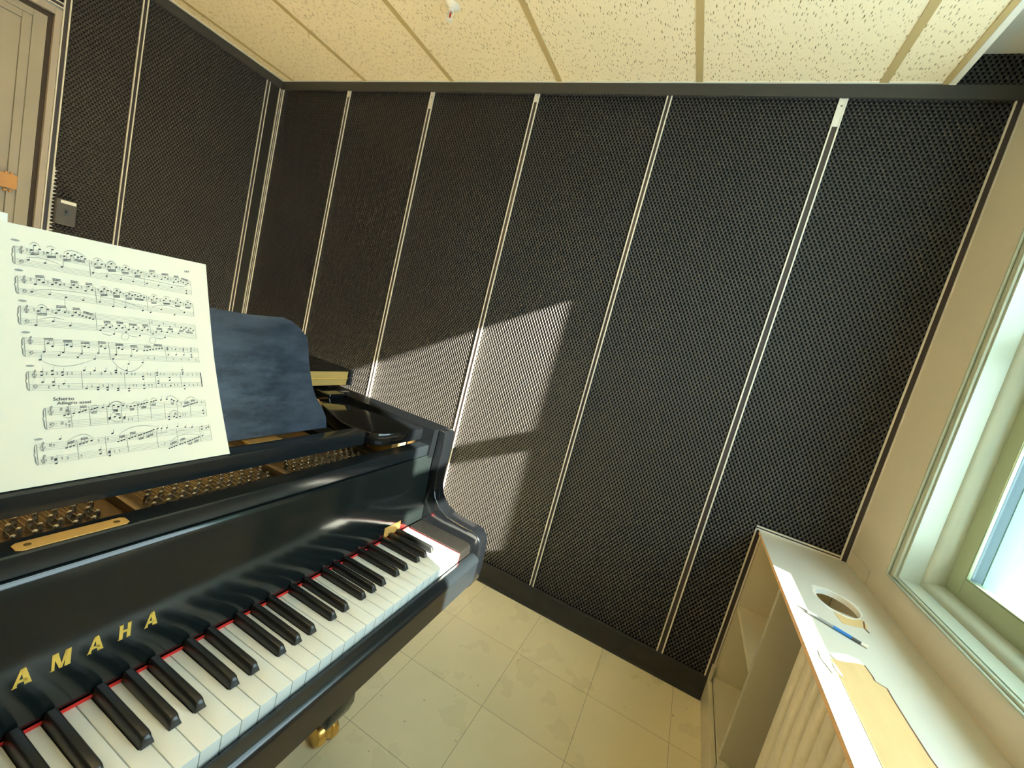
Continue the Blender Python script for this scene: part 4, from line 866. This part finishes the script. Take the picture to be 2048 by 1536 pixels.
cyl(bm, (0, 0, 0.050), (0, 0, 0.0895), 0.014, 0.020)
cast0 = obj('caster', bm, M_brass, leg0, 40)
leg0.location = (-0.287, 0.590, 0)
for (u, v) in ((-0.287, mir(0.590)), (-1.52, -0.24)):
    l2 = leg0.copy(); COL.objects.link(l2); l2.location = (u, v, 0); c2 = cast0.copy(); COL.objects.link(c2); c2.parent = l2
obj('leg_beam', box(B(), -0.60, -1.62, -0.34, -0.14, 0.605, 0.66), M_black, piano)
bm = B(); box(bm, -0.36, -0.39, VC - 0.10, VC - 0.08, 0.10, 0.604); box(bm, -0.36, -0.39, VC + 0.08, VC + 0.10, 0.10, 0.604); box(bm, -0.33, -0.44, VC - 0.15, VC + 0.15, 0.06, 0.12)
obj('pedal_lyre', bev(bm, 0.004), M_black, piano)
for v in (-0.07, 0, 0.07): obj('pedal', bev(box(B(), -0.335, -0.23, VC + v - 0.013, VC + v + 0.013, 0.068, 0.078), 0.004, 2), M_brass, piano, 40)

# ------------------------------------------------------------------ music book
book = empty('music_book', (PX, PY, 0), PYAW)
tag(book, 'open book of printed piano music standing on the music desk', 'sheet music')
S_, T_ = 0.230, 0.293
def page(s, t, off=0.0):
    a, bb = s / S_, t / T_
    u = -0.210 - bb * (0.052 + 0.079 * a); z = 0.988 + bb * 0.2615
    return Vector((u + off * 0.93, -0.105 + s, z + off * 0.37))
def pageL(s, t, off=0.0):   # left-hand page, s measured from the gutter to the left
    a, bb = s / S_, t / T_
    u = -0.210 - bb * (0.052 + 0.060 * a) + 0.004 * math.sin(min(a * 3, 1) * math.pi); z = 0.988 + bb * 0.2615
    return Vector((u + off * 0.93, -0.105 - s, z + off * 0.37))
def sheet(f, wfun, th, off, name, parent, mat=M_paper, nx=24, nz=24):
    bm = B(); g = []
    for side in (off, off - th):
        g.append([[bm.verts.new(f(wfun(j / nz) * i / nx, T_ * j / nz + (0.0006 if j == 0 else 0), side)) for i in range(nx + 1)] for j in range(nz + 1)])
    for k in (0, 1):
        for j in range(nz):
            for i in range(nx): bm.faces.new((g[k][j][i], g[k][j][i + 1], g[k][j + 1][i + 1], g[k][j + 1][i]))
    per = [(0, i) for i in range(nx)] + [(j, nx) for j in range(nz)] + [(nz, i) for i in range(nx, 0, -1)] + [(j, 0) for j in range(nz, 0, -1)]
    for q, p in enumerate(per):
        p2 = per[(q + 1) % len(per)]
        bm.faces.new((g[0][p[0]][p[1]], g[0][p2[0]][p2[1]], g[1][p2[0]][p2[1]], g[1][p[0]][p[1]]))
    return obj(name, bm, mat, parent, 50)
rw = lambda t: 0.2275 - 0.0045 * math.sin(math.pi * min(1, t * 1.0)) + 0.003 * max(0, t - 0.5) * 2
right = sheet(page, rw, 0.0025, 0.0, 'right_page', book)
sheet(pageL, lambda t: 0.2275, 0.0035, 0.0, 'left_page', book)
# printed notation, drawn in millimetres on the right page
ink = B(); thin = B()
def pt(x, y, off=0.00035): return page(x / 1000.0, y / 1000.0, off)
def ell(bm, x, y, a, b_, rot=0.3, n=10):
    vs = [bm.verts.new(pt(x + a * math.cos(t) * math.cos(rot) - b_ * math.sin(t) * math.sin(rot), y + a * math.cos(t) * math.sin(rot) + b_ * math.sin(t) * math.cos(rot))) for t in [2 * math.pi * k / n for k in range(n)]]
    bm.faces.new(vs)
def line(bm, x0, y0, x1, y1, w, w2=None, n=1, off=0.00035):
    w2 = w if w2 is None else w2
    d = Vector((x1 - x0, y1 - y0)); nn = Vector((-d.y, d.x)).normalized() if d.length > 1e-6 else Vector((0, 1))
    prev = None
    for k in range(n + 1):
        t = k / n; x, y = x0 + (x1 - x0) * t, y0 + (y1 - y0) * t; ww = (w + (w2 - w) * t) / 2
        c = (bm.verts.new(pt(x - nn.x * ww, y - nn.y * ww, off)), bm.verts.new(pt(x + nn.x * ww, y + nn.y * ww, off)))
        if prev: bm.faces.new((prev[0], c[0], c[1], prev[1]))
        prev = c
def poly(bm, P, w):
    for a, c in zip(P, P[1:]): line(bm, a[0], a[1], c[0], c[1], w)
def arc(bm, x0, y0, xm, ym, x1, y1, w):
    cx, cy = 2 * xm - (x0 + x1) / 2, 2 * ym - (y0 + y1) / 2
    P = [((1 - t) ** 2 * x0 + 2 * t * (1 - t) * cx + t * t * x1, (1 - t) ** 2 * y0 + 2 * t * (1 - t) * cy + t * t * y1) for t in [k / 10 for k in range(11)]]
    for k, (a, c) in enumerate(zip(P, P[1:])): line(bm, a[0], a[1], c[0], c[1], w * (0.5 + 0.8 * math.sin(math.pi * (k + .5) / 10)))
TREB = [(0.15, -0.55), (-0.15, -0.72), (-0.32, -0.50), (-0.05, -0.35), (0.12, -0.60), (-0.02, 0.1), (-0.14, 0.95), (0.02, 1.38), (0.18, 1.25), (0.12, 0.85), (-0.28, 0.45), (-0.48, 0.12), (-0.36, -0.18), (0.0, -0.28), (0.34, -0.12), (0.36, 0.15), (0.10, 0.30), (-0.14, 0.16), (-0.12, -0.02)]
BASS = [(-0.42, -0.42), (0.05, -0.15), (0.28, 0.18), (0.16, 0.44), (-0.12, 0.46), (-0.32, 0.26), (-0.26, 0.06), (-0.12, 0.10)]
for si, (x0, yt, xb, yb, x1, yt1, xb1, yb1) in enumerate(SYSTEMS):
    def P_(f, g, x0=x0, yt=yt, xb=xb, yb=yb, x1=x1, yt1=yt1, xb1=xb1, yb1=yb1):
        xa, ya = x0 + (xb - x0) * g, yt + (yb - yt) * g; xc, yc = x1 + (xb1 - x1) * g, yt1 + (yb1 - yt1) * g
        return xa + (xc - xa) * f, ya + (yc - ya) * f
    for g0 in (0.0, 0.675):
        for k in range(5):
            g = g0 + 0.325 * k / 4; a = P_(0, g); c = P_(1, g); line(thin, a[0], a[1], c[0], c[1], 0.24, n=14, off=0.0003)
    for f, w_ in ((0.0, 0.45), (1.0, 0.35)):
        a, c = P_(f, 0), P_(f, 1); line(ink if si == 4 and f else thin, a[0], a[1], c[0], c[1], w_, n=3, off=0.0003)
    H = math.hypot(xb - x0, yb - yt); sp_ = H * 0.325
    br = []
    for k in range(13):
        g = k / 12; bul = -(0.5, 1.3, 1.65, 1.7, 1.6, 1.8, 2.6, 1.8, 1.6, 1.7, 1.65, 1.3, 0.5)[k]
        q_ = P_(0, g); br.append((q_[0] + bul, q_[1]))
    for k, (a, c) in enumerate(zip(br, br[1:])): line(thin, a[0], a[1], c[0], c[1], 0.45 + 0.5 * abs(math.sin(2 * math.pi * (k + .5) / 12)))
    cx, cy = P_(0.026, 0.20); poly(thin, [(cx + x * sp_ * 0.62, cy + y * sp_ * 0.62) for x, y in TREB], 0.55); ell(thin, cx + 0.02, cy - sp_ * 0.42, 0.7, 0.6)
    cx, cy = P_(0.026, 0.83); poly(thin, [(cx + x * sp_ * (0.62 if si == 6 else 0.75), cy + y * sp_ * (0.62 if si == 6 else 0.75)) for x, y in (TREB if si == 6 else BASS)], 0.6)
    if si < 6: ell(thin, cx - 1.0, cy + sp_ * 0.15, 0.8, 0.7); ell(thin, cx + 3.2, cy + sp_ * .2, .3, .3); ell(thin, cx + 3.2, cy - sp_ * .05, .3, .3)
    if si > 4:   # sharp signs and time signature
        for g in ((0.06, 0.06), (0.06, 0.73)):
            q_ = P_(g[0] if si == 6 else 0.075, g[1] + 0.03)
            for dx in (-.5, .5): line(thin, q_[0] + dx, q_[1] - 2.2, q_[0] + dx, q_[1] + 2.2, 0.3)
            for dy in (-.8, .8): line(thin, q_[0] - 1.1, q_[1] + dy - .2, q_[0] + 1.1, q_[1] + dy + .2, 0.6)
        if si == 5:
            for g in (0.04, 0.24, 0.72, 0.92):
                q_ = P_(0.108, g); poly(thin, [(q_[0] - 1, q_[1] + 1.3), (q_[0] + .9, q_[1] + 1.4), (q_[0] - .2, q_[1] + .3), (q_[0] + 1, q_[1] - .8), (q_[0] - 1, q_[1] - 1.2)], 0.6)
def near_beam(x, y):
    best = None
    for (a, b1, c, d) in BEAMS:
        if a - 1.6 <= x <= c + 1.6:
            yb_ = b1 + (d - b1) * ((x - a) / max(1e-3, c - a))
            if abs(yb_ - y) < 13 and (best is None or abs(yb_ - y) < abs(best - y)): best = yb_
    return best
for x, y in HEADS:
    ell(ink, x, y, 1.22, 0.86)
    yb_ = near_beam(x, y)
    if yb_ is not None:
        sx = x + (1.05 if yb_ > y else -1.05); line(thin, sx, y, sx, yb_, 0.26, off=0.0003)
    else: line(thin, x + 1.05, y, x + 1.05, y + 4.6, 0.24, off=0.0003)
for a, b1, c, d in BEAMS:
    for o_ in (-0.75, 0.75): line(ink, a, b1 + o_, c, d + o_, 0.85)
for a, b1, c, d in STEMS: line(thin, a, b1, c, d, 0.30)
for q_ in SLURS: arc(thin, *q_, 0.45)
for a, b1, c, d in BARS: line(thin, a, b1, c, d, 0.38, n=3, off=0.0003)
line(ink, *THICK, 1.1)
for k, (x, y) in enumerate(RESTS): poly(thin, [(x - .6, y + 1.3), (x + .6, y + .9), (x - .2, y), (x + .5, y - 1.0), (x - .1, y - 1.6)], 0.55)
for x, y in MARKS:
    pencil = B(); ell(pencil, x, y, 3.4, 1.2, 0.0, 14); obj('measure_number', pencil, M_pencil, right)
for x, y in CIRCLES:
    pencil = B(); poly(pencil, [(x + 4.0 * math.cos(t) + .3 * math.sin(3 * t), y + 4.6 * math.sin(t)) for t in [2 * math.pi * k / 16 for k in range(17)]], 0.35); obj('pencil_circle', pencil, M_pencil, right)
obj('printed_notes', ink, M_ink, right); obj('printed_staves', thin, M_thinink, right)
def word(txt, p0, p1, h, mat=M_ink, bold=0.012):
    cu = bpy.data.curves.new('w', 'FONT'); cu.body = txt; cu.size = 1.0; cu.offset = bold; cu.resolution_u = 3
    o = bpy.data.objects.new('w', cu); COL.objects.link(o)
    dg = bpy.context.evaluated_depsgraph_get(); me = bpy.data.meshes.new_from_object(o.evaluated_get(dg))
    xs = [v.co.x for v in me.vertices]; w0, w1 = min(xs), max(xs)
    dx, dy = p1[0] - p0[0], p1[1] - p0[1]
    for v in me.vertices:
        f = (v.co.x - w0) / (w1 - w0); v.co = pt(p0[0] + dx * f, p0[1] + dy * f + v.co.y * h / 0.72, 0.00035)
    bpy.data.objects.remove(o); bpy.data.curves.remove(cu)
    me.materials.clear(); me.materials.append(mat); me.name = 'printed_title'
    t = bpy.data.objects.new('printed_title', me); COL.objects.link(t); t.parent = right
word('Scherzo', TEXTPOS[0], TEXTPOS[1], 4.0); word('Allegro assai', TEXTPOS[2], TEXTPOS[3], 3.6); word('187', TEXTPOS[4], TEXTPOS[5], 2.8)
# loose sheet behind the book
bm = B(); q0 = [(-0.262 - 0.0, -0.098, 1.2575), (-0.262, -0.30, 1.2575), (-0.219, -0.30, 0.989), (-0.219, -0.098, 0.989)]
q0 = [(u - 0.009, v, z) for u, v, z in q0]
lo = [bm.verts.new(p) for p in q0]; hi = [bm.verts.new((p[0] - 0.0006, p[1], p[2])) for p in q0]
bm.faces.new(lo); bm.faces.new(hi[::-1])
for i in range(4): bm.faces.new((lo[i], hi[i], hi[(i + 1) % 4], lo[(i + 1) % 4]))
ls = obj('loose_sheet', bm, M_card); ls.location = (PX, PY, 0); ls.rotation_euler = (0, 0, PYAW)
tag(ls, 'white loose sheet whose corner peeks out above the music book', 'paper')
